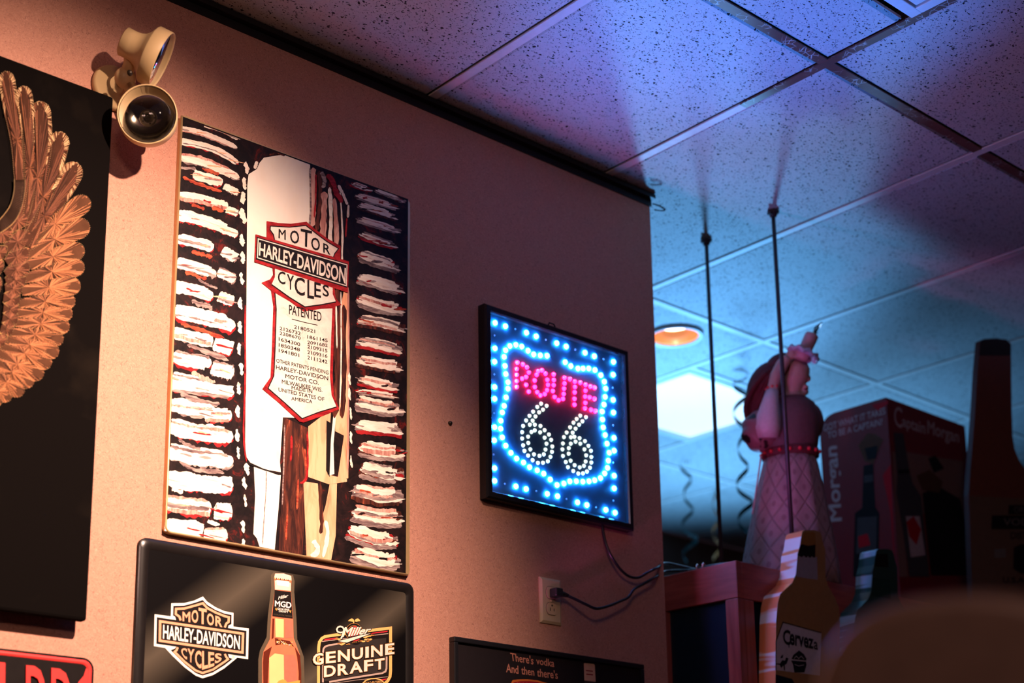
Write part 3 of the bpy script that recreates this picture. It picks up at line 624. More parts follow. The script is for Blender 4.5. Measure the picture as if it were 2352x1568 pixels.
# second emblem
K2 = [INK('pale_gold', 244, 186, 112), INK('silver', 186, 162, 150), K_BLK, INK('crimson', 196, 44, 56), INK('letter_cream', 244, 222, 206), INK('dark_gold', 178, 124, 66), INK('slate', 52, 46, 44)]
S = Sheet(wallplane(BOFF + .0008), K2).at(8.4, 680, 1400)
S.poly([(470, 560), (560, 500), (1800, 360), (1800, 1250), (1740, 1420), (1700, 1700), (430, 1800), (440, 700)], 2, 0)
S.poly([(560, 720), (800, 650), (1740, 540), (1720, 1180), (1600, 1240), (540, 1380)], 6, 1)
S.ribbon([(433, 1800), (433, 1100), (437, 720), (452, 620), (500, 550), (560, 515), (850, 472), (1480, 392), (1824, 350), (1824, 640), (1824, 1180), (1812, 1290), (1770, 1370), (1700, 1430), (1600, 1480)], 56, 0, 2)
S.ribbon([(518, 1400), (520, 830), (530, 750), (560, 710), (640, 682), (900, 640)], 34, 1, 2); S.ribbon([(1748, 900), (1745, 1130), (1725, 1190), (1660, 1222), (1100, 1310), (640, 1392)], 34, 1, 2)
S.ribbon([(500, 612), (800, 572), (1500, 490), (1780, 458)], 14, 1, 2)
S.poly([(530, 592), (560, 562), (780, 536), (780, 562)], 3, 2); S.poly([(1440, 466), (1470, 442), (1770, 402), (1760, 428)], 3, 2); S.poly([(1300, 1400), (1560, 1350), (1750, 1325), (1740, 1345), (1500, 1420)], 3, 2); S.ribbon([(700, 1420), (1200, 1350), (1770, 1290)], 8, 1, 2)
circ = lambda cx, cy, r_, n=28: [(cx + r_*cos(2*pi*k/n), cy + r_*sin(2*pi*k/n)) for k in range(n)]
S.poly(circ(1118, 425, 172), 2, 2); S.ribbon(circ(1118, 425, 164), 8, 5, 3, closed=True); S.ribbon(circ(1118, 425, 120), 10, 5, 3, closed=True); S.poly(circ(1118, 425, 114), 3, 3)
S.poly(circ(1150, 560, 120), 2, 2); S.poly([(1085, 590), (1230, 530), (1240, 560), (1180, 600), (1110, 610)], 3, 3); S.text('SINCE 1855', [(1075, 622), (1255, 585), (1260, 612), (1080, 645)], 5, 4)
S.poly([(1003, 217), (1030, 185), (1075, 166), (1105, 178), (1125, 215), (1122, 250), (1105, 262), (1095, 232), (1050, 222)], 0, 4); S.poly([(1138, 225), (1135, 195), (1160, 175), (1195, 166), (1222, 185), (1240, 217), (1195, 222), (1165, 235)], 0, 4)
r3 = random.Random(3)
for x, y in [(790, 545), (830, 565), (770, 565), (820, 650), (870, 640), (910, 655), (880, 670), (930, 640), (985, 665), (1020, 660), (1270, 600), (1300, 610), (1345, 575), (1385, 560), (1420, 580), (1385, 605), (1440, 565), (1330, 530), (1370, 515), (1420, 505), (1460, 490), (1495, 490)]:
    q = r3.uniform(16, 30); a_ = r3.uniform(-.6, .6); S.poly([(x + q*cos(a_ + k)*(1 if k % 3 else 1.5), y + q*.6*sin(a_ + k)) for k in range(6)], r3.choice([0, 5]), 4)
S.poly([(1270, 1420), (1340, 1350), (1440, 1318), (1540, 1312), (1640, 1340), (1720, 1410), (1720, 1600), (1270, 1650)], 0, 4); S.poly([(1295, 1425), (1350, 1372), (1440, 1340), (1540, 1335), (1625, 1358), (1695, 1415), (1695, 1600), (1295, 1650)], 2, 5)
S.text('COLD-FILTERED', [(1325, 1392), (1660, 1362), (1672, 1402), (1325, 1440)], 0, 6)
# script wordmark with its swash
for lay, gi, gr in ((5, 2, 14), (6, 4, 0)):
    S.text('Miller', [(905 - gr, 330 - gr), (1475 + gr, 325 - gr), (1420 + gr, 452 + gr), (880 - gr, 535 + gr)], gi, lay, .03 + gr*.001, .22)
    S.ribbon([(905, 432), (850, 440), (800, 420), (785, 380), (805, 338), (850, 320), (900, 335), (925, 375), (905, 470), (865, 560)], 30 + gr*1.6, gi, lay)
    S.poly([(806 - gr, 602 + gr*.3), (990, 560 - gr), (1250, 490 - gr), (1442 + gr, 453 - gr*.5), (1300, 515 + gr), (1100, 585 + gr), (980, 632 + gr)], gi, lay)
for lay, gi, e, bd in ((4, 2, 18, .06), (7, 5, 6, .045), (8, 4, 0, .022)):
    for ch, q in (('G', [(325, 850), (530, 826), (530, 1050), (325, 1072)]), ('E', [(575, 815), (765, 795), (765, 1015), (575, 1035)]), ('N', [(808, 785), (1035, 758), (1035, 985), (808, 1005)]), ('U', [(1080, 752), (1290, 725), (1290, 940), (1080, 965)]), ('I', [(1338, 718), (1402, 708), (1402, 920), (1338, 930)]), ('N', [(1450, 695), (1668, 672), (1668, 890), (1450, 912)]), ('E', [(1720, 660), (1895, 640), (1895, 850), (1720, 872)]),
                  ('D', [(540, 1085), (765, 1060), (765, 1275), (540, 1300)]), ('R', [(805, 1050), (1010, 1030), (1010, 1245), (805, 1270)]), ('A', [(1035, 1010), (1285, 985), (1285, 1200), (1035, 1230)]), ('F', [(1312, 975), (1485, 958), (1485, 1170), (1312, 1192)]), ('T', [(1518, 955), (1708, 930), (1708, 1135), (1518, 1160)])):
        S.text(ch, [(q[0][0] - e, q[0][1] - e), (q[1][0] + e, q[1][1] - e), (q[2][0] + e, q[2][1] + e), (q[3][0] - e, q[3][1] + e)], gi, lay, bd)
S.done('lettered_emblem', t)

# --- red sign, lower left corner
t = thing('red_sign', 'red embossed metal sign with tall red capitals on black, at the lower left corner', 'sign', W(60, 1800))
x1, z1 = W(211, 1560).x, W(100, 1501).z; x0, z0 = x1 - .62, z1 - .30
M_SRED = pm('sign_red', rgb(232, 62, 60), .35, var=.05, coat=.3)
b = bmn(); panel(b, x0, z0, x1, z1, 0, -.006, .022); bmesh.ops.recalc_face_normals(b, faces=b.faces); obj('panel', b, pm('glossy_black_tin', (0,)*4), t)
b = bmn(); rim(b, x0 + .004, z0 + .004, x1 - .004, z1 - .004, -.006, -.009, .008, .018); obj('raised_border', b, M_SRED, t)
def letter3d(parent, ch, quad, plane_off, thick, mat, name='raised_letter', bold=.03):
    V, Fc = glyphs(ch, bold); tl, tr, br, bl = [Vector(q) for q in quad]; bm = bmn(); vs = []
    for u_, v_ in V:
        p = (bl*(1 - u_) + br*u_)*(1 - v_) + (tl*(1 - u_) + tr*u_)*v_; vs.append(bm.verts.new(W(p.x, p.y, plane_off)))
    for f in Fc: bm.faces.new([vs[i] for i in f])
    bmesh.ops.dissolve_limit(bm, angle_limit=.02, verts=bm.verts, edges=bm.edges)
    q = bmesh.ops.extrude_face_region(bm, geom=list(bm.faces)); bmesh.ops.translate(bm, verts=[v for v in q['geom'] if isinstance(v, bmesh.types.BMVert)], vec=(0, -thick, 0))
    bmesh.ops.recalc_face_normals(bm, faces=bm.faces); return obj(name, bm, mat, parent)
q = lambda x, w_: [(x, 1521 + x*.11), (x + w_, 1521 + (x + w_)*.11), (x + w_ - 1, 1640 + x*.11), (x - 1, 1640 + x*.11)]
letter3d(t, 'I', q(-7, 17), .006, .004, M_SRED); letter3d(t, 'D', q(58, 44), .006, .004, M_SRED); letter3d(t, 'D', q(116, 44), .006, .004, M_SRED); letter3d(t, 'L', q(-62, 40), .006, .004, M_SRED)
S = Sheet(wallplane(.0064), [M_SRED]); S.poly([(198, 1534), (205, 1538), (206, 1600), (172, 1600), (180, 1566), (192, 1552)], 0, 0); S.done('corner_patch', t)

# --- vodka sign, bottom
t = thing('dark_sign', 'dark framed sign about vodka with two pale lines of type, below the wall outlet', 'sign', W(1250, 1800))
tl, tr = W(1031, 1463), W(1467, 1530); z1 = tl.z; x0, x1 = tl.x, tr.x; z0 = z1 - .40
obj('panel', box(bmn(), (x0 + .01, -.012, z0 + .01), (x1 - .01, 0, z1 - .01)), INK('charcoal_print', 36, 31, 34), t)
M_FRB = pm('black_frame', (.010, .010, .013, 1), .4)
fw_ = .012
for lo, hi in (((x0, z1 - fw_), (x1, z1)), ((x0, z0), (x1, z0 + fw_)), ((x0, z0 + fw_), (x0 + fw_, z1 - fw_)), ((x1 - fw_, z0 + fw_), (x1, z1 - fw_))):
    obj('frame_strip', box(bmn(), (lo[0], -.019, lo[1]), (hi[0], 0, hi[1]), bevel=.002), M_FRB, t)
S = Sheet(wallplane(.0128), [INK('type_tan', 196, 128, 108), INK('label_red', 150, 30, 42), INK('label_amber', 206, 110, 50), INK('cap_cream', 224, 178, 150), K_BLK, INK('glass_grey', 70, 58, 56)]).at(6.72, 1130, 1480)
def slabtext(s_, quad, bold):
    S.text(s_, quad, 0, 1, bold)
slabtext("There's", [(278, 118), (640, 178), (640, 308), (296, 248)], .012); slabtext('vodka', [(680, 196), (960, 230), (962, 348), (684, 300)], .012)
slabtext('And', [(218, 290), (405, 325), (410, 450), (218, 425)], .012); slabtext('then', [(450, 330), (650, 368), (655, 482), (455, 458)], .012); slabtext("there's", [(694, 362), (1010, 400), (1018, 532), (698, 492)], .012)
S.poly([(292, 640), (300, 580), (320, 545), (420, 535), (560, 535), (700, 550), (860, 595), (900, 640), (900, 900), (292, 900)], 2, 0); S.poly([(325, 650), (335, 580), (440, 562), (560, 560), (700, 575), (830, 612), (860, 660), (860, 880), (325, 880)], 1, 1)
slabtext('SMOOTH', [(372, 585), (800, 600), (800, 720), (372, 705)], .012)
S.done('printed_lettering', t); S = Sheet(wallplane(.0128), S.mats).at(6.72, 1130, 1480)
S.poly([(1418, 292), (1435, 284), (1570, 298), (1586, 312), (1600, 572), (1426, 552)], 3, 0); S.poly([(1450, 390), (1556, 402), (1556, 420), (1450, 408)], 1, 1); S.poly([(1456, 445), (1560, 456), (1560, 476), (1456, 464)], 1, 1)
S.poly([(1428, 560), (1598, 580), (1605, 900), (1430, 880)], 5, 0)
S.done('printed_vodka_bottle', t)

# --- string-art canvas of an eagle's wing
t = thing('string_art_board', 'black velvet board with a copper string-art eagle wing, cut by the left edge', 'wall art', W(60, 1420, .0))
COFF = .042
tr_, br_ = W(258, 221, COFF), W(205, 1427, COFF); x1 = (tr_.x + br_.x)/2; z1, z0 = tr_.z, br_.z
def velvet():
    m, nt, N, bs = nodes('black_velvet'); g = N.new('ShaderNodeNewGeometry')
    L(nt, mixc(nt, maprange(nt, noise(nt, g.outputs['Position'], 9, 4), .55, .8), (.0035, .0026, .0024, 1), (.010, .007, .005, 1)), bs.inputs['Base Color']); bs.inputs['Roughness'].default_value = .95; bs.inputs['Specular IOR Level'].default_value = .05
    return m
obj('backing_board', box(bmn(), (x1 - 1.0, -COFF, z0), (x1, -.022, z1), bevel=.006), velvet(), t)
for zz in (z0 + .10, z1 - .22): obj('batten', box(bmn(), (x1 - .96, -.0225, zz), (x1 - .10, 0, zz + .04)), velvet(), t)
F_BASE = pm('feather_base', (.080, .034, .018, 1), .8, var=.2, scale=40, spec=.04); F_LT = pm('thread_light', (.42, .160, .066, 1), .6, var=.12, scale=300, spec=.10); F_MD = pm('thread_mid', (.23, .080, .034, 1), .6, var=.15, scale=300, spec=.10); F_DK = pm('thread_dark', (.035, .016, .010, 1), .7, var=.2, scale=200, spec=.04); F_TIP = pm('thread_pale', (.66, .43, .22, 1), .6, var=.1, scale=300, spec=.10)
F_BASE2 = pm('feather_base_inner', (.055, .022, .013, 1), .8, var=.2, scale=40, spec=.04); F_MD2 = pm('thread_mid_inner', (.13, .042, .022, 1), .6, var=.15, scale=300, spec=.10); F_LT2 = pm('thread_light_inner', (.22, .078, .038, 1), .6, var=.15, scale=300, spec=.10)
beads = bmn()
def bead(p, r_):
    o = p + Vector((0, -r_*.4, 0)); vs = [beads.verts.new(o + Vector(d)*r_) for d in ((1, 0, 0), (0, 0, 1), (-1, 0, 0), (0, 0, -1))]; tp = beads.verts.new(o + Vector((0, -r_, 0)))
    for k in range(4): beads.faces.new((vs[k], vs[(k + 1) % 4], tp))
lift_n = [0]
def feather(axis, wid, pale=False, inner=False, seed=0):
    rnd = random.Random(seed); P = catmull([Vector(p) for p in axis], 8); N = len(P)
    cum = [0]
    for i in range(1, N): cum.append(cum[-1] + (P[i] - P[i - 1]).length)
    ln = cum[-1]
    def pt(t_):
        d = t_*ln
        for i in range(1, N):
            if cum[i] >= d - 1e-6: return P[i - 1].lerp(P[i], (d - cum[i - 1])/max(1e-6, cum[i] - cum[i - 1])), (P[i] - P[i - 1]).normalized()
        return P[-1], (P[-1] - P[-2]).normalized()
    cap = min(.45, wid*.55/ln)
    def half(t_, wd):                    # half width along the feather, rounded outer end
        if t_ > 1 - cap: q_ = (t_ - (1 - cap))/cap; return wd/2*sqrt(max(0, 1 - q_*q_))
        return wd/2*((.62 if pale else .46) + (.38 if pale else .54)*min(1, t_/(1 - cap))**.8)
    off = COFF + .0008 + lift_n[0]*.00012; lift_n[0] += 1
    def outline(wd, t1, n=20):
        Lh, Rh = [], []
        for i in range(n + 1):
            s_ = i/n; t_ = t1*(s_ if s_ < .7 else .7 + .3*sin((s_ - .7)/.3*pi/2)); c_, d_ = pt(t_); nn = Vector((-d_.y, d_.x)); h = half(t_/t1, wd)
            Lh.append(c_ + nn*h); Rh.append(c_ - nn*h)
        return Lh, Rh
    bm = bmn()
    def sheet(Lh, Rh, mi, dome, o_):
        rows = [(bm.verts.new(W(a_.x, a_.y, o_)), bm.verts.new(W((a_.x + b_.x)/2, (a_.y + b_.y)/2, o_ + dome)), bm.verts.new(W(b_.x, b_.y, o_))) for a_, b_ in zip(Lh, Rh)]
        for i in range(len(rows) - 1):
            for k in range(2):
                try: f = bm.faces.new((rows[i][k], rows[i + 1][k], rows[i + 1][k + 1], rows[i][k + 1])); f.material_index = mi; f.smooth = True
                except ValueError: pass
    def thread(a_, b_, w_, mi, o1, o2):
        d_ = (b_ - a_); nn = Vector((-d_.y, d_.x)).normalized()*w_/2
        vs = [bm.verts.new(W(p.x, p.y, o_)) for p, o_ in ((a_ - nn*.4, o1), (a_ + nn*.4, o1), (b_ + nn, o2), (b_ - nn, o2))]
        bm.faces.new(vs).material_index = mi
    Lh, Rh = outline(wid, 1.0)
    sheet(Lh, Rh, 0, .0022, off)
    dome = .0026
    def fan(foc, edge, nth, mis, w_):
        for _ in range(nth):
            k = rnd.random()*(len(edge) - 1); i = int(k); e_ = edge[i].lerp(edge[i + 1], k - i)
            thread(foc + (e_ - foc)*.03, e_, w_*rnd.uniform(.7, 1.3), rnd.choice(mis), off + dome + rnd.uniform(0, .0012), off + .0004 + rnd.uniform(0, .0006))
    if pale:                                   # pale brush of threads round the tip
        n = len(Lh); tipf, _ = pt(1 - 1.5*cap)
        edge = Lh[int(n*.60):] + Rh[int(n*.60):][::-1]
        for _ in range(190):
            k = rnd.random()*(len(edge) - 1); i = int(k); e_ = edge[i].lerp(edge[i + 1], k - i)
            thread(tipf + (e_ - tipf)*rnd.uniform(.45, .66), e_ + (e_ - tipf)*rnd.uniform(0, .05), rnd.uniform(.6, 1.2), rnd.choice([4, 4, 4, 1, 2]), off + .0012, off + .0012 + rnd.uniform(0, .0008))
        L2, R2 = outline(wid*.64, 1 - .62*cap)
        off += .0022; sheet(L2, R2, 0, .0018, off); Lh2, Rh2 = L2, R2
    else: Lh2, Rh2 = Lh, Rh
    f1, _ = pt(.46 if not pale else .36); n = len(Lh2)
    fan(f1, Lh2[int(n*.5):] + Rh2[int(n*.5):][::-1], 80 if not inner else 40, [2, 1, 2, 3, 3] if pale else [1, 1, 2, 1, 3], 1.3)
    fan(f1, Lh2[:int(n*.55)], 48 if not inner else 22, [1, 1, 2, 3], 1.2); fan(f1, Rh2[:int(n*.55)], 48 if not inner else 22, [1, 2, 2, 3, 3], 1.2)
    mats_ = [F_BASE2, F_LT2, F_MD2, F_DK, F_TIP] if inner else [F_BASE, F_LT, F_MD, F_DK, F_TIP] if not pale else [F_BASE2, F_MD, F_MD2, F_DK, F_TIP]
    obj('feather', bm, mats_, t)
    for E_ in (Lh, Rh):
        for i in range(len(E_) - 1):
            k = max(1, int((E_[i + 1] - E_[i]).length/3.6))
            for j in range(k):
                p = E_[i].lerp(E_[i + 1], j/k); bead(W(p.x, p.y, off + .001), .00105)
second = [((-6, 520), (20, 553)), ((-12, 572), (10, 590)), ((-18, 610), (5, 622)), ((-18, 655), (3, 660))]
outer = [((-25, 880), (26, 915), 30), ((-30, 905), (4, 923), 28), ((-15, 850), (54, 904), 34), ((-12, 825), (77, 882), 36), ((-8, 808), (100, 863), 36), ((2, 793), (118, 838), 36), ((12, 780), (135, 812), 34), ((24, 763), (146, 781), 32), ((36, 741), (160, 752), 32), ((40, 719), (167, 721), 33), ((44, 697), (173, 692), 34), ((50, 668), (185, 656), 38), ((57, 640), (194, 611), 37), ((62, 610), (194, 572), 38), ((62, 584), (205, 514), 42), ((64, 566), (205, 456), 40)]
for i, (a_, c_, wd) in enumerate(outer):
    m_ = Vector(a_).lerp(Vector(c_), .5) + Vector((0, -3 if i > 4 else 4)); feather([a_, m_, c_], wd*1.16, seed=i)
for i, (ax, wd) in enumerate([([(62, 565), (105, 490), (148, 430), (176, 374)], 50), ([(70, 535), (98, 455), (124, 375), (140, 303)], 48), ([(66, 505), (84, 420), (97, 330), (90, 233)], 48), ([(57, 490), (68, 400), (66, 300), (52, 198)], 38), ([(45, 414), (40, 330), (26, 250), (12, 164)], 38)]):
    feather(ax, wd, pale=True, seed=40 + i)
inner = [((-12, 778), (8, 792)), ((2, 752), (27, 765)), ((6, 730), (39, 740)), ((8, 708), (41, 717)), ((8, 684), (44, 694)), ((12, 664), (51, 665)), ((14, 648), (60, 640)), ((14, 632), (67, 608)), ((16, 604), (65, 576)), ((14, 572), (72, 538)), ((14, 530), (75, 483))]
for i, (a_, c_) in enumerate(inner): feather([a_, Vector(a_).lerp(Vector(c_), .5) + Vector((0, -2)), c_], 44, inner=True, seed=60 + i)
for i, (a_, c_) in enumerate(second): feather([a_, c_], 44, inner=True, seed=80 + i)
# ribbed arc along the leading edge
A_ = catmull([Vector(p) for p in ((33, 413), (32, 440), (24, 470), (10, 492), (-8, 512))], 10); B_ = catmull([Vector(p) for p in ((57, 413), (56, 445), (46, 485), (28, 514), (0, 535))], 10)
bm = bmn(); oo = COFF + .0068
for i in range(len(A_) - 1):
    q0 = [W(A_[i].x, A_[i].y, oo), W(B_[i].x, B_[i].y, oo), W(B_[i + 1].x, B_[i + 1].y, oo), W(A_[i + 1].x, A_[i + 1].y, oo)]
    mid0 = q0[0].lerp(q0[3], .5) + Vector((0, -.002, 0)); mid1 = q0[1].lerp(q0[2], .5) + Vector((0, -.002, 0))
    v = [bm.verts.new(p) for p in q0 + [mid0, mid1]]; bm.faces.new((v[0], v[1], v[5], v[4])); bm.faces.new((v[4], v[5], v[2], v[3]))
    bead(q0[0], .0013); bead(q0[1], .0013); bead(q0[0].lerp(q0[3], .5), .0013); bead(q0[1].lerp(q0[2], .5), .0013)
obj('ribbed_band', bm, pm('dark_brown_thread', (.055, .028, .018, 1), .5, var=.2, scale=200), t)
obj('nail_bead', beads, pm('brass_nail', (.75, .55, .30, 1), .35, .7), t, kind='stuff')

# ------------------------------------------------------------------ fittings on the wall
# --- twin-head emergency light
M_BEI = pm('beige_enamel', (.66, .47, .24, 1), .42, var=.05, scale=30)
M_CHR = pm('polished_reflector', (.92, .80, .60, 1), .09, 1, .03)
def glassmat(name, col=(1, 1, 1, 1), rough=0.):
    m, nt, N, bs = nodes(name); bs.inputs['Base Color'].default_value = col; bs.inputs['Transmission Weight'].default_value = 1; bs.inputs['Roughness'].default_value = rough; bs.inputs['IOR'].default_value = 1.45
    return m
M_GLS = glassmat('clear_glass')
def lensmat():
    m, nt, N, bs = nodes('clear_cover'); tr_ = N.new('ShaderNodeBsdfTransparent'); gl = N.new('ShaderNodeBsdfGlossy'); gl.inputs['Roughness'].default_value = .02; fr = N.new('ShaderNodeFresnel'); fr.inputs[0].default_value = 1.4
    mx = N.new('ShaderNodeMixShader'); L(nt, fr.outputs[0], mx.inputs[0]); L(nt, tr_.outputs[0], mx.inputs[1]); L(nt, gl.outputs[0], mx.inputs[2]); L(nt, mx.outputs[0], N['Material Output'].inputs[0]); return m
M_LENS = lensmat()
cpl = W(259, 206)
t = thing('emergency_light', 'beige twin-head emergency wall light between the black board and the tall poster', 'emergency light', cpl)
b = bmn(); lathe(b, [(0, .0), (.047, 0), (.049, .006), (.045, .016), (.018, .022), (.018, .05), (0, .05)], cpl, (0, -1, 0), 40); obj('wall_plate', b, M_BEI, t)
def head(center, axis, lower):
    ax = Vector(axis).normalized(); back = center - ax*.066
    h = bmn(); lathe(h, [(0, -.086), (.025, -.086), (.029, -.083), (.0285, -.066), (.030, -.055), (.034, -.046), (.043, -.037), (.0565, -.0285), (.0585, -.026), (.0585, .0), (.0575, .0015), (.0562, .001), (.0558, -.003), (.0545, -.0045)], center, ax, 40)
    ho = obj('lamp_head', h, M_BEI, t)
    r_ = bmn(); lathe(r_, [(.0525, -.0055), (.045, -.0135), (.035, -.0205), (.025, -.0248), (.017, -.0268)], center, ax, 40); obj('reflector', r_, M_CHR, ho, smooth=True)
    gk = bmn(); lathe(gk, [(.0556, -.0044), (.0552, -.0022), (.0515, -.0028), (.0505, -.0062)], center, ax, 40); obj('gasket', gk, M_BLACK, ho)
    s = bmn(); lathe(s, [(.017, -.0268), (.0165, -.0253), (.009, -.0243), (.008, -.0268), (0, -.0268)], center, ax, 24); obj('bulb_socket', s, pm('socket_bronze', (.16, .12, .08, 1), .4, .6), ho)
    for k in range(5):
        a_ = ax.orthogonal().normalized(); c_ = ax.cross(a_); a0 = 2*pi*k/5; p = center - ax*.0246 + (a_*cos(a0) + c_*sin(a0))*.0125
        q = bmn(); ell(q, p, (.0016,)*3, u=8, v=6); obj('socket_stud', q, M_BLACK, ho)
    g = bmn(); ell(g, center - ax*.0195, (.0065, .0065, .0065)); obj('bulb', g, M_GLS, ho)
    ln = bmn(); lathe(ln, [(0, -.0015), (.0545, -.0015), (.0545, -.004), (0, -.004)], center, ax, 40); obj('lens', ln, M_LENS, ho)
    return back
h1 = W(338, 262, .125); h2 = atY(372, 139, DW - .12)
bk1 = head(h1, (-.52, -.80, -.24), True)
ax2 = rt*.87 - up*.42 + fw*.07
bk2 = head(h2, ax2, False)
knk = cpl + Vector((.0, -.052, .002))
b = bmn(); ell(b, knk, (.022, .020, .022)); tube(b, [knk, knk.lerp(bk1, .6), bk1], [.013, .012, .016], 14); tube(b, [knk, knk.lerp(bk2, .5) + Vector((.004, 0, 0)), bk2], [.013, .013, .017], 14)
obj('swivel_bracket', b, M_BEI, t)
pv = atY(298, 167, DW - .105); b = bmn(); lathe(b, [(.0, .004), (.0045, .004), (.0055, 0), (.0055, -.004)], pv, -fw, 14); obj('swivel_screw', b, pm('dark_screw', (.05, .04, .03, 1), .4, .7), t)

# --- LED sign
SX0, SX1 = W(1097, 900).x + .004, W(1433, 1000).x; SZ0, SZ1 = .934 + ZC, 1.416 + ZC; SD = .027
t = thing('led_sign', 'lit square LED sign with a blue dotted highway shield around red and white letters', 'neon sign', ((SX0 + SX1)/2, 0, SZ0))
M_SF = pm('sign_frame_black', (.014, .014, .018, 1), .22, 0, .1)
rw = .0185
def rail(P):                                          # mitred, slightly bevelled rail
    bm = bmn(); A = [bm.verts.new(p) for p in P[0]]; B = [bm.verts.new(p) for p in P[1]]; n = len(A)
    for k in range(n): bm.faces.new((A[k], A[(k + 1) % n], B[(k + 1) % n], B[k]))
    bm.faces.new(A[::-1]); bm.faces.new(B); bmesh.ops.recalc_face_normals(bm, faces=bm.faces); return bm
prof = [(0, 0), (0, .022), (.004, SD), (rw - .003, SD), (rw, SD - .003), (rw, 0)]
cor = [(SX0, SZ0, 1, 1), (SX1, SZ0, -1, 1), (SX1, SZ1, -1, -1), (SX0, SZ1, 1, -1)]
for k in range(4):
    sec = []
    for q in (cor[k], cor[(k + 1) % 4]): sec.append([(q[0] + q[2]*a_, -d_, q[1] + q[3]*a_) for a_, d_ in prof])
    obj('frame_rail', rail(sec), M_SF, t)
PD = .012
obj('backing_panel', box(bmn(), (SX0 + rw, -PD, SZ0 + rw), (SX1 - rw, 0, SZ1 - rw)), pm('sign_panel', (.05, .12, .21, 1), .4, 0, .08), t)
hb = W(1267, 748, .015); b = bmn(); tube(b, [hb + Vector((-.014, 0, -.004)), hb + Vector((-.008, 0, .006)), hb + Vector((.008, 0, .006)), hb + Vector((.014, 0, -.004))], .002, 8); obj('hanging_loop', b, M_SF, t)
def ledmat(name, col, st, cc):
    m, nt, N, bs = nodes(name); bs.inputs['Base Color'].default_value = cc; bs.inputs['Emission Color'].default_value = col; bs.inputs['Emission Strength'].default_value = st; bs.inputs['Roughness'].default_value = .2
    return m
LM = {'b': ledmat('led_blue', (.02, .22, 1, 1), 70, (.5, .7, 1, 1)), 's': ledmat('led_blue_side', (.015, .30, 1, 1), 230, (.5, .7, 1, 1)), 'r': ledmat('led_red', (1, .002, .040, 1), 100, (1, .3, .3, 1)), 'w': ledmat('led_white', (.80, 1, .84, 1), 1.35, (.9, .9, .9, 1)), 'o': pm('led_unlit', (.55, .45, .62, 1), .15)}
ledme = {}
for k, r_ in (('b', .0060), ('r', .0050), ('w', .0048), ('o', .0026)):
    bm = bmn()
    if k == 'b':                                     # blue lamps: flat-topped, sides set brighter than the face to add panel glow
        lathe(bm, [(r_, 0), (r_, r_*.55)], (0, 0, 0), (0, -1, 0), 12, 1); lathe(bm, [(r_, r_*.55), (0, r_*.55)], (0, 0, 0), (0, -1, 0), 12, 0)
    else: lathe(bm, [(r_, 0), (r_*.97, r_*.4), (r_*.72, r_*.9), (r_*.3, r_*1.15), (0, r_*1.2)], (0, 0, 0), (0, -1, 0), 10)
    me = bpy.data.meshes.new('led'); me.materials.append(LM[k])
    if k == 'b': me.materials.append(LM['s'])
    me.update(); bm.to_mesh(me); bm.free(); ledme[k] = me
LEDS = {'b': [(200,213),(262,233),(388,272),(447,294),(570,335),(627,355),(740,392),(796,413),(911,447),(909,524),(909,675),(911,751),(914,903),(915,980),(915,1130),(915,1206),(920,1352),(865,1335),(751,1306),(695,1290),(575,1253),(513,1239),(386,1210),(325,1194),(197,1161),(197,1085),(195,918),(197,839),(197,669),(197,598),(197,446),(199,366),
  (512,410),(472,408),(432,402),(398,380),(360,355),(325,345),(289,352),(263,377),(254,417),(259,471),(264,520),(277,569),(277,608),(266,660),(254,711),(243,750),(234,800),(233,848),(243,900),(264,950),(295,993),(329,1027),(371,1051),(407,1079),(453,1098),(492,1118),(531,1153),(572,1186),(613,1177),(649,1164),(688,1163),(727,1166),(764,1163),(798,1157),(833,1144),(858,1116),(875,1083),(880,1040),(886,992),(872,938),(861,886),(849,840),(845,793),(843,745),(854,703),(861,657),(864,607),(856,566),(835,527),(800,496),(763,487),(729,487),(698,487),(655,472),(621,449)],
 'r': [(333,452),(366,463),(390,480),(402,511),(386,538),(362,548),(329,490),(329,525),(329,563),(329,597),(386,585),(402,626),(449,525),(458,504),(481,498),(502,518),(513,555),(517,585),(511,617),(498,640),(472,648),(452,629),(438,598),(437,559),(551,523),(552,556),(551,587),(546,622),(557,658),(581,677),(607,669),(611,640),(613,608),(616,577),(616,544),(648,551),(678,566),(711,572),(679,598),(677,630),(676,669),(676,704),(742,585),(771,595),(796,602),(742,620),(740,656),(766,660),(795,669),(741,693),(739,726),(775,735),(800,742)],
 'w': [(476,698),(453,718),(428,746),(406,771),(386,799),(368,832),(362,869),(362,907),(368,948),(376,981),(398,1009),(425,1037),(457,1053),(487,1052),(516,1043),(532,1017),(541,987),(543,955),(536,915),(523,883),(497,857),(472,832),(438,824),(408,824),(425,800),(442,775),(464,750),(487,734),(509,711),(418,868),(438,858),(470,870),(497,902),(508,938),(502,973),(492,1002),(466,1011),(433,1002),(411,972),(399,934),(398,896),
  (711,770),(689,790),(670,812),(650,840),(629,871),(613,899),(607,937),(604,972),(607,1012),(624,1048),(637,1079),(669,1102),(699,1117),(727,1116),(751,1105),(769,1082),(777,1051),(777,1018),(775,981),(760,951),(739,923),(707,905),(676,897),(655,900),(665,872),(683,848),(704,824),(724,804),(745,779),(654,938),(683,926),(711,938),(736,972),(746,1008),(743,1045),(733,1071),(708,1080),(677,1067),(653,1040),(641,998),(642,965)],
 'o': [(323,250),(506,314),(682,373),(852,430),(907,602),(910,826),(910,1052),(912,1280),(808,1320),(630,1270),(448,1223),(260,1179),(192,1002),(195,753),(196,521),(198,287)]}
for k, pts in LEDS.items():
    for x, y in pts:
        o = bpy.data.objects.new('led', ledme[k]); C.objects.link(o); o.parent = t
        o.location = W(x/2.614 + 1060, y/2.614 + 660, PD) - ORG[t.name]

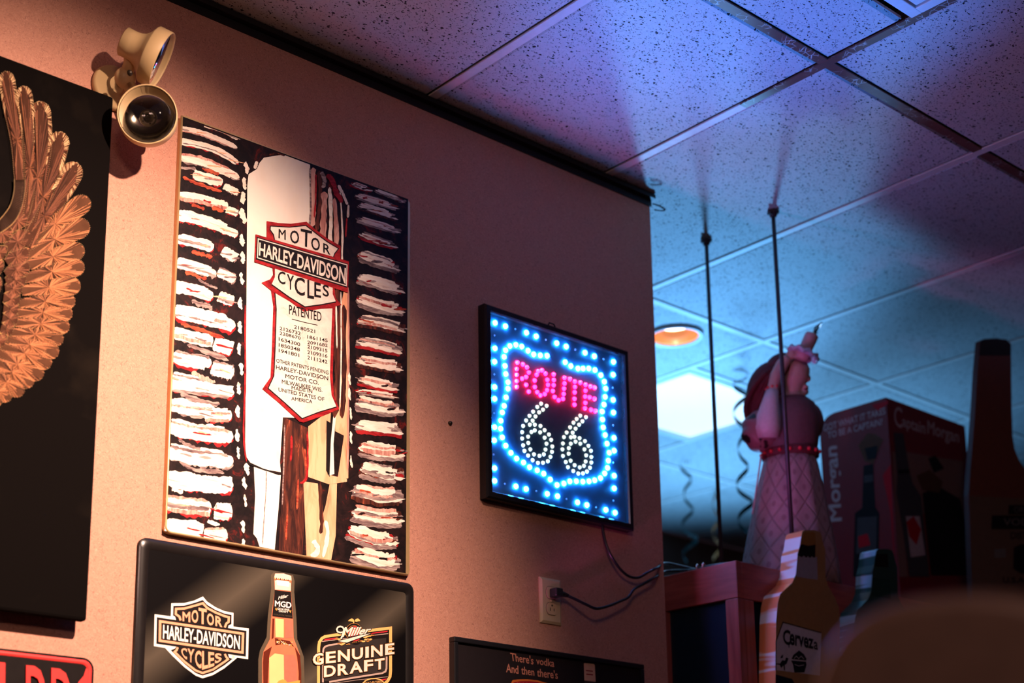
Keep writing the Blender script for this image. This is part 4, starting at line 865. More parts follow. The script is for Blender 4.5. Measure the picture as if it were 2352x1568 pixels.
# --- power outlet
oz1, oz0 = W(1237, 1324).z, W(1239, 1429).z; ox0, ox1 = W(1238, 1380).x, W(1286, 1380).x; ocx = (ox0 + ox1)/2
t = thing('wall_outlet', 'ivory double wall outlet with one black plug in its upper socket', 'outlet', (ocx, 0, oz0))
M_IVO = pm('ivory_plastic', (.66, .50, .31, 1), .38, var=.04)
b = bmn(); o_ = [(ox0, oz0), (ox1, oz0), (ox1, oz1), (ox0, oz1)]; g_ = .006
A = [b.verts.new((x, 0, z)) for x, z in o_]; A1 = [b.verts.new((x, -.003, z)) for x, z in o_]; B_ = [b.verts.new((x, -.0065, z)) for x, z in ((ox0 + g_, oz0 + g_), (ox1 - g_, oz0 + g_), (ox1 - g_, oz1 - g_), (ox0 + g_, oz1 - g_))]
for k in range(4):
    j = (k + 1) % 4; b.faces.new((A[k], A[j], A1[j], A1[k])); b.faces.new((A1[k], A1[j], B_[j], B_[k]))
b.faces.new(B_); bmesh.ops.recalc_face_normals(b, faces=b.faces); obj('cover_plate', b, M_IVO, t)
M_SLOT = pm('socket_slot', (.02, .015, .012, 1), .7); ocz = (oz0 + oz1)/2
for s_ in (1, -1):
    cz = ocz + s_*.0195
    def oval(k, n=28, r_=.0175, cut=.0145): a_ = 2*pi*k/n; return (ocx + r_*cos(a_), cz + max(-cut, min(cut, r_*sin(a_))))
    b = bmn(); pts = [oval(k) for k in range(28)]; slab(b, [(x, -.0085, z) for x, z in pts], [(x, -.006, z) for x, z in pts]); bmesh.ops.recalc_face_normals(b, faces=b.faces); so = obj('socket_face', b, M_IVO, t)
    b = bmn(); pts = [oval(k, r_=.0187, cut=.0157) for k in range(28)]; slab(b, [(x, -.0068, z) for x, z in pts], [(x, -.006, z) for x, z in pts]); bmesh.ops.recalc_face_normals(b, faces=b.faces); obj('socket_gap', b, M_SLOT, so)
    for dx, dz, w_, h_ in ((-.0063, -.002, .002, .008), (.0063, -.002, .002, .0065)):
        obj('slot', box(bmn(), (ocx + dx - w_/2, -.0088, cz + dz - h_/2), (ocx + dx + w_/2, -.008, cz + dz + h_/2)), M_SLOT, so)
    b = bmn(); lathe(b, [(0, .0088), (.0024, .0088), (.0024, .008)], (ocx, 0, cz + .008), (0, -1, 0), 12); obj('ground_hole', b, M_SLOT, so)
b = bmn(); lathe(b, [(0, .0078), (.0025, .0076), (.003, .0065)], (ocx, 0, ocz), (0, -1, 0), 14); obj('plate_screw', b, M_IVO, t)

# --- cords
M_CRD = pm('black_cord', (.010, .014, .014, 1), .28, 0, .1)
CX = 2.95                                                    # left face of the hanging bar cabinet
cc = atX(1690, 1286, CX); CY, CT = cc.y + DW, cc.z - ZC       # its corner depth and its top
ontop = lambda Y, k=0: R(CX + .018 + k, Y, CT + .005)
pl = Vector((ocx + .002, 0, ocz + .0175))
t = thing('plug_cord', 'black cord plugged into the wall outlet and looping right to the wooden cabinet', 'cord', pl)
b = bmn(); box(b, pl + Vector((-.011, -.033, -.010)), pl + Vector((.013, -.0085, .011)), bevel=.003); tube(b, [pl + Vector((.010, -.022, 0)), pl + Vector((.024, -.023, -.001)), pl + Vector((.036, -.026, -.003))], [.0085, .0065, .0042], 12); obj('plug', b, pm('plug_rubber', (.014, .020, .018, 1), .45), t)
P1 = catmull([pl + Vector((.03, -.024, -.002)), W(1320, 1375, .034), W(1345, 1387, .045), W(1370, 1397, .052), W(1398, 1391, .05), W(1425, 1380, .045), W(1443, 1371, .042), W(1456, 1353, .040), W(1475, 1342, .035), W(1503, 1326, .03), atX(1530, 1312, 2.94), ontop(2.50), ontop(2.44), ontop(2.38, .02), ontop(2.36, .08)], 8)
obj('cable', tube(bmn(), P1, .0036, 10), M_CRD, t)
t = thing('sign_cord', 'black cord hanging from the LED sign and running right to the wooden cabinet', 'cord', W(1385, 1214, .01))
P2 = catmull([W(1384, 1205, .008), W(1386, 1225, .010), W(1394, 1255, .016), W(1406, 1280, .022), W(1425, 1307, .026), W(1445, 1323, .024), W(1466, 1326, .030), W(1488, 1314, .042), W(1508, 1304, .045), atX(1532, 1297, 2.94) + Vector((0, 0, .004)), ontop(2.49, .03), ontop(2.46, .04), ontop(2.45, .09), ontop(2.46, .22)], 8)
obj('cable', tube(bmn(), P2, .0036, 10), M_CRD, t)
for k, Y in enumerate((2.475, 2.455)):
    p = ontop(Y, -.010); b = bmn(); tube(b, [p + Vector((0, 0, -.005)), p + Vector((0, 0, .006)), p + Vector((.006, .002, .010)), p + Vector((.012, .002, .004))], .0022, 8)
    tag(obj('cord_staple', b, pm('bright_wire', (.8, .78, .75, 1), .25, .8)), 'bright wire staple on the cabinet edge, the one %s the wall end' % ('nearest' if k == 0 else 'farther from'), 'staple')
ns = W(1033, 972); b = bmn(); lathe(b, [(0, .006), (.0035, .006), (.005, .004), (.0055, 0)], ns, (0, -1, 0), 14); box(b, ns + Vector((-.0028, -.0064, -.0006)), ns + Vector((.0028, -.0058, .0006)))
tag(obj('wall_screw', b, pm('dark_screw', (0,)*4)), 'small dark screw head in the bare wall left of the LED sign', 'screw')
e0 = R(XE, 2.50, 1.872); b = bmn(); tube(b, catmull([e0 + Vector((-.004, 0, .004)), e0 + Vector((.014, -.006, .002)), e0 + Vector((.03, -.012, -.006)), e0 + Vector((.022, -.01, -.012)), e0 + Vector((.002, 0, -.012))], 5), .0022, 8)
tag(obj('wire_hook', b, M_BLACK), 'small black wire hook at the top corner of the wall end', 'hook')

# ------------------------------------------------------------------ hanging bar cabinet
def wood(name, a_, b_, sc_):
    m, nt, N, bs = nodes(name); g = N.new('ShaderNodeNewGeometry'); mp = N.new('ShaderNodeMapping'); mp.inputs['Scale'].default_value = sc_; L(nt, g.outputs['Position'], mp.inputs[0])
    v = noise(nt, mp.outputs[0], 1, 6, .6, .6); L(nt, mixc(nt, maprange(nt, v, .35, .65), a_, b_), bs.inputs['Base Color'])
    bs.inputs['Roughness'].default_value = .42; return m
WD_V = wood('cherry_upright', (.24, .045, .035, 1), (.40, .085, .06, 1), (60, 60, 3)); WD_H = wood('cherry_rail', (.26, .045, .035, 1), (.42, .085, .06, 1), (8, 5, 50))
CX1, CY1, CB = 4.95, CY + .62, .36
t = thing('hanging_cabinet', 'dark cherry wooden bar cabinet with dark glass panes, hung beside the wall end', 'cabinet', R(CX, CY, CB))
rh = CT - (atX(1694, 1371, CX).z - ZC); sw = .040
def wbox(x0, y0, z0, x1, y1, z1, m, name, bev=.002): return obj(name, box(bmn(), R(x0, y0, z0), R(x1, y1, z1), bevel=bev), m, t)
dp = .024
wy = CY + .235                                             # left face: one bay, then the next
wbox(CX, CY, CT - rh, CX + dp, CY1, CT, WD_H, 'top_rail'); wbox(CX, CY, CB, CX + dp, CY + sw, CT - rh - .0012, WD_V, 'corner_stile')
wbox(CX, wy, CB, CX + dp, wy + sw, CT - rh - .0012, WD_V, 'stile'); wbox(CX, CY1 - sw, CB, CX + dp, CY1, CT - rh - .0012, WD_V, 'stile')
wbox(CX + dp, CY, CT - rh, CX1, CY + dp, CT, WD_H, 'top_rail')
xs = [CX + dp] + [CX + .10 + k*.37 for k in range(1, 5)] + [CX1 - sw]
for x in xs: wbox(x, CY, CB, x + sw, CY + dp, CT - rh - .0012, WD_V, 'stile')
wbox(CX + .003, CY + .003, CT - .02, CX1, CY1, CT - .001, WD_H, 'top_board')
wbox(CX, CY, CB - .03, CX1, CY1, CB, WD_H, 'bottom_board'); wbox(CX1 - .02, CY, CB, CX1, CY1, CT - .02, WD_V, 'end_panel'); wbox(CX, CY1 - .02, CB, CX1, CY1, CT - .02, WD_V, 'back_panel')
def darkglass():
    m, nt, N, bs = nodes('smoked_glass'); tr_ = N.new('ShaderNodeBsdfTransparent'); tr_.inputs[0].default_value = (.10, .14, .19, 1); mx = N.new('ShaderNodeMixShader'); mx.inputs[0].default_value = .6
    bs.inputs['Base Color'].default_value = (.012, .03, .055, 1); bs.inputs['Roughness'].default_value = .28
    L(nt, tr_.outputs[0], mx.inputs[1]); L(nt, bs.outputs[0], mx.inputs[2]); L(nt, mx.outputs[0], N['Material Output'].inputs[0]); return m
M_DG = darkglass()
wbox(CX + .013, CY + sw, CB, CX + .017, wy, CT - rh, M_DG, 'glass_pane', 0); wbox(CX + .013, wy + sw, CB, CX + .017, CY1 - sw, CT - rh, M_DG, 'glass_pane', 0)
for k in range(len(xs) - 1): wbox(xs[k] + sw, CY + .013, CB, xs[k + 1], CY + .017, CT - rh, M_DG, 'glass_pane', 0)
# threaded rods that hang it from the ceiling
M_ROD = pm('black_rod', (.055, .038, .045, 1), .4, .3)
for k, (x, y) in enumerate(((3.204, 2.592), (3.207, CY + .014))):
    p0, p1 = R(x, y, CT), R(x, y, H); t = thing('hanger_rod', 'slim black rod from ceiling to cabinet, ' + ('the one nearer the partition end' if k == 0 else 'the one crossing in front of the figurine'), 'rod', p0, group='cabinet hanger rods')
    obj('rod', tube(bmn(), [p0, p1 + Vector((0, 0, .004))], .0058, 12), M_ROD, t)
    b = bmn(); lathe(b, [(.006, -.018), (.011, -.016), (.011, -.008), (.018, -.006), (.018, -.001), (.006, 0)], p1, (0, 0, 1), 6); obj('ceiling_nut', b, M_ROD, t)
    b = bmn(); lathe(b, [(.0, -.008), (.0035, -.008), (.0045, -.004), (.0045, .016), (0, .018)], p1 + Vector((-.006, 0, -.010)), (-1, -.2, 0), 8); obj('set_screw', b, M_ROD, t)
    b = bmn(); lathe(b, [(.006, .030), (.009, .030), (.009, .006), (.016, .004), (.016, 0), (.006, 0)], p0, (0, 0, 1), 6); obj('lower_nut', b, pm('brass_nut', (.6, .28, .14, 1), .35, .7), t)

# ------------------------------------------------------------------ bottle-shaped boards on the cabinet front
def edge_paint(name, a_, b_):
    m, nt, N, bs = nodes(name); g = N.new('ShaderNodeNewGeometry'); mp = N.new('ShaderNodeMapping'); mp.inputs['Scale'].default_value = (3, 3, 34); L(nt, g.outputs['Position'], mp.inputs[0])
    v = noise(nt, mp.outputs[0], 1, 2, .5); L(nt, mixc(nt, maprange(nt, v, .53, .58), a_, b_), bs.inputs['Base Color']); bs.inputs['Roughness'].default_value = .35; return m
FY = CY - .052
c5 = lambda x, y: (x/4.041 + 1500, y/4.041 + 1180)
BOT = [(1385, 165), (1405, 150), (1500, 150), (1545, 165), (1565, 200), (1575, 260), (1598, 330), (1600, 590), (1625, 670), (1690, 780), (1722, 860), (1735, 1000), (1735, 1568), (1735, 2100), (1135, 2050), (1136, 1568), (1142, 1000), (1156, 830), (1180, 742), (1290, 640), (1325, 560), (1336, 440), (1340, 370), (1362, 300), (1372, 230)]
def board(name, label, pts, mf, ms, shift=0., fy=FY, th=None):
    P = [atY(*p, fy) + Vector((shift, 0, 0)) for p in pts]; Q = [Vector((p.x, R(0, CY - .0005, 0).y if th is None else p.y + th, p.z)) for p in P]
    o = P[0].copy(); o.z = min(p.z for p in P); t = thing(name, label, 'display bottle', o)
    b = bmn(); slab(b, P, Q, 0, 1); bmesh.ops.recalc_face_normals(b, faces=b.faces); ob = obj('board', b, [mf, ms], t); return t
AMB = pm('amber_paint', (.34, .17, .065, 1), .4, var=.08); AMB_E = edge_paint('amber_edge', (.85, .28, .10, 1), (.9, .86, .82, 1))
t = board('bottle_board', 'flat amber bottle cut-out with a pale paper label that reads Cerveza', [c5(*p) for p in BOT], AMB, AMB_E)
S = Sheet(lambda x, y, l: atY(x, y, FY - .0005 - l), [K_BLK, INK('paper', 196, 184, 190), INK('cap_gold', 150, 100, 52), INK('neck_foil', 150, 140, 150), INK('label_ink', 24, 28, 34), AMB, INK('navy', 22, 30, 44)], .0005).at(4.041, 1500, 1180)
S.poly([(1392, 180), (1410, 168), (1495, 168), (1508, 200), (1510, 300), (1370, 300)], 2, 0)
S.poly([(1365, 290), (1385, 280), (1440, 295), (1508, 285), (1505, 400), (1490, 405), (1475, 390), (1455, 408), (1440, 390), (1420, 405), (1400, 385), (1380, 400), (1345, 385)], 0, 1)
S.poly([(1345, 380), (1522, 398), (1528, 610), (1440, 600), (1332, 580), (1338, 450)], 3, 0)
S.done('painted_cap', t); S = Sheet(S.plane, S.mats, .0005).at(4.041, 1500, 1180)
S.poly([(1206, 1004), (1562, 1102), (1552, 1500), (1140, 1448), (1140, 1180)], 1, 0); S.ribbon([(1140, 1448), (1142, 1180), (1206, 1004), (1562, 1102)], 9, 4, 1)
S.text('C', [(1205, 1068), (1275, 1078), (1275, 1225), (1205, 1200)], 4, 1, .03); S.text('ervez', [(1268, 1105), (1490, 1160), (1490, 1255), (1268, 1215)], 4, 1, .03); S.text('a', [(1492, 1180), (1530, 1190), (1530, 1265), (1492, 1255)], 4, 1, .02)
S.ribbon([(1262, 1210), (1262, 1240)], 8, 4, 1)
S.poly([(1355, 1265), (1400, 1300), (1425, 1345), (1420, 1360), (1285, 1345), (1300, 1310)], 4, 1); S.poly([(1280, 1358), (1420, 1370), (1425, 1400), (1405, 1470), (1312, 1470), (1300, 1400)], 4, 1); S.ribbon([(1310, 1340), (1330, 1318), (1352, 1342), (1375, 1318), (1400, 1346)], 5, 1, 2); S.ribbon([(1315, 1395), (1350, 1410), (1400, 1400)], 5, 1, 2)
S.poly([(1190, 1315), (1208, 1303), (1205, 1335), (1180, 1340)], 4, 1); S.poly([(1235, 1330), (1258, 1340), (1240, 1390), (1222, 1400), (1225, 1450), (1215, 1450), (1210, 1405), (1190, 1430), (1175, 1400), (1145, 1395), (1148, 1385), (1178, 1388), (1200, 1355), (1225, 1360)], 4, 1)
S.poly([(1138, 1488), (1290, 1530), (1330, 1600), (1138, 1700)], 6, 0)
S.done('paper_label', t)
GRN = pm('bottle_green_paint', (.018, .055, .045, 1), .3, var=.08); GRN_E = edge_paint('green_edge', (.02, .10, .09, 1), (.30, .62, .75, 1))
sh = atY(2030, 1262, FY).x - atY(1862, 1220, FY).x
t = board('bottle_board', 'flat dark green bottle cut-out, only its neck showing above the blurred brown shape', [c5(*p) for p in BOT], GRN, GRN_E, sh)
S = Sheet(lambda x, y, l: atY(x, y, FY - .0005 - l) + Vector((sh, 0, 0)), [INK('green_foil', 30, 60, 52), K_BLK], .0005).at(4.041, 1500, 1180)
S.poly([(1345, 430), (1520, 450), (1526, 640), (1330, 600)], 0, 0); S.poly([(1380, 200), (1500, 200), (1510, 330), (1365, 320)], 1, 0)
S.done('neck_foil', t)
c4 = lambda x, y: (x/2.657 + 2180, y/2.657 + 760)
BIG = [(188, 62), (215, 48), (285, 44), (350, 52), (378, 78), (380, 300), (383, 500), (388, 640), (400, 720), (428, 790), (470, 850), (540, 930), (600, 1050), (620, 1300), (620, 2050), (150, 2000), (140, 1568), (124, 1100), (120, 1000), (128, 860), (142, 700), (158, 480), (172, 250)]
BRW = pm('brown_bottle_paint', (.20, .055, .030, 1), .3, var=.1); BRW_E = pm('brown_bottle_edge', (.05, .022, .016, 1), .3, 0, .05)
t = board('bottle_board', 'tall brown bottle display with a black cap and tan label at the right frame edge', [c4(*p) for p in BIG], BRW, BRW_E, th=.016)
mb = atY(*c4(300, 1450), FY); obj('mounting_block', box(bmn(), (mb.x - .06, FY - DW + .015, R(0, 0, CT - .20).z), (mb.x + .06, R(0, CY - .0005, 0).y, R(0, 0, CT - .04).z)), BRW, t)
S = Sheet(lambda x, y, l: atY(x, y, FY - .0005 - l), [pm('black_cap_paint', (.012, .012, .012, 1), .5), INK('tan_label', 112, 88, 72), INK('label_black', 22, 20, 22), INK('label_grey', 116, 108, 106)], .0005).at(2.657, 2180, 760)
S.poly([(190, 63), (215, 50), (285, 46), (348, 54), (376, 80), (376, 150), (182, 150)], 0, 0)
S.done('painted_cap', t); S = Sheet(S.plane, S.mats, .0005).at(2.657, 2180, 760)
S.poly([(124, 1004), (580, 1030), (612, 1300), (616, 1960), (154, 1950), (142, 1568), (128, 1100)], 1, 0); S.poly([(365, 1062), (620, 1062), (620, 1118), (360, 1118)], 2, 1); S.text('ORIGINAL', [(395, 1072), (600, 1072), (600, 1108), (395, 1108)], 3, 2)
S.poly([(262, 1125), (618, 1125), (618, 1208), (258, 1208)], 2, 1); S.text('VODKA', [(332, 1142), (590, 1142), (590, 1186), (332, 1186)], 3, 2, .01); S.text('DISTILLED', [(376, 1226), (600, 1226), (600, 1270), (376, 1270)], 2, 1, .02)
S.poly([(395, 1320), (440, 1300), (520, 1310), (520, 1470), (440, 1480), (392, 1450)], 2, 1); S.text('U.S.A.', [(328, 1500), (470, 1500), (470, 1536), (328, 1536)], 2, 1, .02); S.poly([(275, 1330), (345, 1325), (348, 1380), (278, 1385)], 3, 1)
S.done('tan_label', t)

# ------------------------------------------------------------------ red display carton on the cabinet
KX, KY = 3.85, None
kc = atX(2035, 912, KX); KY = kc.y + DW; kz = kc.z; kb = R(0, 0, CT).z
kl = atX(1882, 985, KX); kr = atY(2216, 980, KY); KD = kl.y; KXR = kr.x
t = thing('display_carton', 'dark red printed liquor carton behind the figurine, with white lettering on two sides', 'carton', (KX, kc.y, kb))
rr = .06; out = [(kc.y, kb), (kc.y, kz)] + [(KD - rr + rr*sin(radians(a_)), kz - rr + rr*cos(radians(a_))) for a_ in range(0, 91, 15)] + [(KD, kb)]
b = bmn(); slab(b, [(KX, y, z) for y, z in out], [(KXR, y, z) for y, z in out]); bmesh.ops.recalc_face_normals(b, faces=b.faces); obj('box', b, pm('carton_red', (.17, .008, .014, 1), .45, var=.08), t)
KM = [INK('carton_white', 176, 156, 160), INK('carton_black', 22, 18, 22), INK('carton_scarlet', 170, 16, 34), INK('carton_tan', 120, 90, 84), INK('carton_grey', 62, 60, 64), INK('carton_ochre', 84, 54, 38)]
S = Sheet(lambda x, y, l: atX(x, y, KX - .0006 - l), KM, .0004).at(3.016, 1860, 880)
S.text('GOT WHAT IT TAKES', [(92, 288), (522, 165), (524, 212), (96, 336)], 0, 0, .01); S.text('TO BE A CAPTAIN?', [(122, 338), (502, 242), (503, 288), (126, 384)], 0, 0, .01)
S.text('Morgan', [(135, 960), (102, 440), (214, 428), (250, 950)], 0, 0, .02)
S.poly([(372, 570), (440, 556), (446, 720), (455, 860), (482, 900), (474, 1340), (300, 1340), (312, 900), (362, 862)], 1, 0); S.poly([(376, 640), (438, 630), (440, 680), (376, 690)], 4, 1); S.poly([(330, 930), (465, 920), (460, 1180), (320, 1180)], 4, 1); S.poly([(335, 1060), (400, 1040), (420, 1120), (340, 1140)], 2, 2)
S.poly([(335, 430), (400, 345), (450, 350), (510, 390), (470, 480), (440, 560), (380, 540)], 5, 0); S.poly([(380, 450), (470, 430), (460, 520), (400, 530)], 1, 1)
S.poly([(505, 640), (560, 560), (590, 1300), (560, 900)], 2, 0); S.poly([(430, 150), (540, 118), (545, 140), (470, 190)], 2, 0)
S.done('left_print', t)
S = Sheet(lambda x, y, l: atY(x, y, KY - .0006 - l), KM, .0004).at(3.016, 1860, 880)
S.text('C', [(584, 152), (640, 172), (640, 318), (584, 290)], 0, 0, .01); S.text('aptain', [(640, 226), (800, 276), (800, 380), (640, 320)], 0, 0, .015); S.text('Morgan', [(815, 254), (1034, 330), (1034, 440), (815, 378)], 0, 0, .015)
S.poly([(640, 470), (1060, 540), (1078, 960), (780, 900), (700, 700)], 3, 0); S.poly([(780, 760), (900, 720), (1040, 800), (1080, 980), (1095, 1330), (840, 1330)], 1, 1); S.poly([(740, 640), (830, 600), (920, 680), (900, 760), (780, 740)], 5, 2); S.poly([(820, 520), (870, 500), (930, 590), (860, 620)], 1, 2)
S.poly([(580, 340), (648, 346), (668, 470), (690, 600), (712, 690), (770, 780), (830, 1340), (690, 1340), (640, 1000), (600, 760), (606, 640)], 4, 2); S.poly([(612, 600), (690, 596), (694, 622), (616, 626)], 1, 3); S.poly([(665, 920), (760, 920), (800, 1190), (700, 1205)], 0, 3); S.poly([(670, 960), (720, 920), (770, 1010), (740, 1120), (690, 1060)], 2, 4)
S.poly([(570, 470), (600, 480), (625, 800), (682, 1340), (620, 1340), (585, 800)], 3, 1)
S.done('front_print', t)

# ------------------------------------------------------------------ candle-bearing figurine on the cabinet
FX, FYY = 3.35, 2.475
faz = atan2(FX, FYY); froot = R(FX, FYY, CT)
t = thing('figurine', 'large figurine in a long quilted gown raising a candle, standing on the wooden cabinet', 'figurine', froot, -faz)
nx, ny = sin(faz), cos(faz); ex = Vector((cos(faz), -sin(faz), 0))
def FP(x, y, dy=0.):
    d = ray(x, y); k = ((froot.x - CAM.x)*nx + (froot.y - CAM.y)*ny + dy)/(d.x*nx + d.y*ny); p = CAM + d*k - froot
    return Vector((p.dot(ex), dy, p.z))
ks = (FP(1816, 1000) - FP(1815, 1000)).length
def gownmat():
    m, nt, N, bs = nodes('quilted_gown'); uv = N.new('ShaderNodeUVMap'); sp = N.new('ShaderNodeSeparateXYZ'); L(nt, uv.outputs[0], sp.inputs[0])
    def fr(e): return math_(nt, 'FRACT', e)
    a_ = fr(math_(nt, 'ADD', math_(nt, 'MULTIPLY', sp.outputs[0], 11), math_(nt, 'MULTIPLY', sp.outputs[1], 4.5))); b_ = fr(math_(nt, 'SUBTRACT', math_(nt, 'MULTIPLY', sp.outputs[0], 11), math_(nt, 'MULTIPLY', sp.outputs[1], 4.5)))
    da = math_(nt, 'ABSOLUTE', math_(nt, 'SUBTRACT', a_, .5)); db = math_(nt, 'ABSOLUTE', math_(nt, 'SUBTRACT', b_, .5))
    ln = math_(nt, 'MAXIMUM', maprange(nt, da, .43, .47), maprange(nt, db, .43, .47))
    dot = maprange(nt, math_(nt, 'ADD', math_(nt, 'MULTIPLY', da, da), math_(nt, 'MULTIPLY', db, db)), .012, .028, 1, 0)
    g = N.new('ShaderNodeNewGeometry'); base = mixc(nt, noise(nt, g.outputs['Position'], 60, 3), (.30, .16, .18, 1), (.42, .25, .26, 1))
    col = mixc(nt, math_(nt, 'MULTIPLY', ln, .65), base, (.20, .10, .11, 1)); col = mixc(nt, math_(nt, 'MULTIPLY', dot, .6), col, (.18, .07, .09, 1))
    L(nt, col, bs.inputs['Base Color']); bs.inputs['Roughness'].default_value = .55
    bp = N.new('ShaderNodeBump'); bp.invert = True; bp.inputs['Strength'].default_value = .5; bp.inputs['Distance'].default_value = .003; L(nt, ln, bp.inputs['Height']); L(nt, bp.outputs[0], bs.inputs['Normal']); return m
M_GOWN = gownmat(); M_SKIN = pm('figurine_skin', (.48, .30, .26, 1), .4, var=.05); M_DRED = pm('dark_red_velvet', (.12, .014, .024, 1), .7, var=.2); M_BOD = pm('bodice_cloth', (.14, .06, .07, 1), .6, var=.12, scale=80); M_LACE = pm('white_satin', (.66, .52, .58, 1), .4, var=.08, scale=120); M_BRED = pm('red_bead', (.7, .03, .05, 1), .15)
def loft(rows, n=28, mi=0, bm=None, wav=0, nw=10, uv=False, cap=True):
    """rows: (px cx, px y, px half width, depth ratio)"""
    bm = bm or bmn(); R_ = []
    uvl = bm.loops.layers.uv.new() if uv else None
    for cx, y, hw, q in rows:
        c = FP(cx, y); r_ = hw*ks
        R_.append([bm.verts.new(c + Vector((r_*cos(2*pi*k/n)*(1 + wav*sin(nw*2*pi*k/n)), r_*q*sin(2*pi*k/n)*(1 + wav*sin(nw*2*pi*k/n)), 0))) for k in range(n)])
    for i in range(len(R_) - 1):
        for k in range(n):
            f = bm.faces.new((R_[i][k], R_[i][(k + 1) % n], R_[i + 1][(k + 1) % n], R_[i + 1][k])); f.smooth = True; f.material_index = mi
            if uv:
                for lp, (u_, v_) in zip(f.loops, ((k, i), (k + 1, i), (k + 1, i + 1), (k, i + 1))): lp[uvl].uv = (u_/n, v_/(len(R_) - 1))
    if cap: bm.faces.new(R_[0]); bm.faces.new(R_[-1][::-1])
    return bm
zb = 1300
rows = [(1814, 1046, 58, .8), (1815, 1070, 64, .85), (1815, 1110, 73, .9), (1815, 1150, 81, .92), (1815, 1190, 89, .95), (1815, 1230, 97, .97), (1815, 1270, 104, .97), (1815, 1310, 110, .97)]
y_ = 1310
while FP(1815, y_).z > .002: y_ += 1
rows.append((1815, y_, 116, .95))
b = loft(rows, 60, uv=True, wav=.018, nw=12); bmesh.ops.recalc_face_normals(b, faces=b.faces); obj('gown', b, M_GOWN, t, local=True)
# body: torso, neck, profile head, raised arm with a five-fingered hand
body = loft([(1815, 1050, 50, .7), (1812, 1010, 60, .68), (1810, 960, 64, .66), (1812, 925, 48, .66), (1818, 905, 22, .9), (1822, 890, 24, 1), (1826, 872, 33, .95), (1826, 850, 35, .95), (1822, 832, 31, .95), (1816, 818, 16, .9)], 24)
ell(body, FP(1855, 869), (8*ks, 7*ks, 9*ks)); ell(body, FP(1850, 890), (8*ks, 9*ks, 7*ks)); ell(body, FP(1849, 900), (9*ks, 10*ks, 8*ks))
AY = -.055
arm = [(1762, 992, 19, AY*.5), (1764, 965, 17, AY*.8), (1769, 930, 15, AY), (1775, 895, 14, AY), (1784, 862, 15.5, AY), (1797, 836, 15, AY), (1808, 822, 13, AY)]
tube(body, [FP(x, y, d) for x, y, r_, d in arm], [r_*ks for _, _, r_, _ in arm], 14)
ell(body, FP(1820, 812, AY), (17*ks, 10*ks, 13*ks), rot=Matrix.Rotation(-.6, 3, 'Y'))
for k, (dx, dy, ln) in enumerate(((-6, -10, 20), (2, -13, 24), (10, -11, 23), (16, -6, 18))):
    p0 = FP(1822 + dx*.5, 810 + dy*.4, AY - .008); p1 = FP(1826 + dx + 6, 804 + dy*.8, AY - .016); p2 = FP(1834 + dx*.7 + ln*.3, 800 + dy*.5 + 4, AY - .008 + .004*k)
    tube(body, catmull([p0, p1, p2], 4), 3.6*ks, 8)
tube(body, catmull([FP(1826, 820, AY), FP(1840, 818, AY - .010), FP(1850, 806, AY - .006)], 4), 4.2*ks, 8)
bo = obj('body', body, M_SKIN, t, local=True, smooth=True); md = bo.modifiers.new('skin_union', 'REMESH'); md.mode = 'VOXEL'; md.voxel_size = .0035; md.use_smooth_shade = True
for nm, y, w_, mt in (('lips', 893, 4.5, M_DRED), ('eye', 857, 3.6, M_BLACK)):
    b = bmn(); ell(b, FP(1852 if nm == 'lips' else 1848, y, -.016), (5*ks, 5*ks, w_*ks*.6)); obj(nm, b, mt, t, local=True)
b = loft([(1815, 1052, 60, .78), (1812, 1010, 69, .76), (1810, 965, 74, .74), (1814, 930, 58, .72), (1818, 914, 34, .8)], 30, wav=.012, nw=9); bmesh.ops.recalc_face_normals(b, faces=b.faces); obj('bodice', b, M_BOD, t, local=True)
# long hair falling down the back
b = bmn(); ell(b, FP(1800, 848, .006), (44*ks, 40*ks, 40*ks)); ell(b, FP(1766, 888, .012), (50*ks, 42*ks, 66*ks), rot=Matrix.Rotation(.45, 3, 'Y')); ell(b, FP(1748, 936, .018), (37*ks, 34*ks, 46*ks), rot=Matrix.Rotation(.3, 3, 'Y'))
for k in range(16):
    rr_ = random.Random(k); x0 = 1800 - rr_.uniform(0, 40); b0 = [FP(x0, 828 + (1800 - x0)*.7, -.03 - rr_.uniform(0, .015)), FP(x0 - 32, 880 + (1800 - x0)*.3, -.042 + rr_.uniform(0, .02)), FP(x0 - 48, 935, -.02 + rr_.uniform(0, .03)), FP(x0 - 48 + rr_.uniform(-4, 8), 972, .0)]
    tube(b, catmull(b0, 5), [7*ks]*15 + [3*ks], 7)
obj('hair', b, M_DRED, t, local=True)
# sleeves: near puff with dark lozenges, satin forearm, far puff
def puffmat():
    m, nt, N, bs = nodes('puff_sleeve'); tc = N.new('ShaderNodeTexCoord'); v = N.new('ShaderNodeTexVoronoi'); v.inputs['Scale'].default_value = 22; v.distance = 'MANHATTAN'; L(nt, tc.outputs['Object'], v.inputs[0])
    L(nt, mixc(nt, maprange(nt, v.outputs[0], .42, .5), (.025, .008, .012, 1), (.30, .12, .15, 1)), bs.inputs['Base Color']); bs.inputs['Roughness'].default_value = .5; return m
M_PUFF = puffmat()
b = bmn(); ell(b, FP(1752, 990, -.02), (50*ks, 48*ks, 52*ks), u=28, v=18)
for v in b.verts: v.co.x *= 1 + .03*sin(v.co.z*160); v.co.y *= 1 + .05*sin(v.co.z*130 + v.co.x*120)
obj('puff_sleeve', b, M_PUFF, t, local=True)
b = bmn(); ell(b, FP(1862, 968, .02), (30*ks, 36*ks, 46*ks), u=24, v=16); obj('puff_sleeve', b, M_BOD, t, local=True)
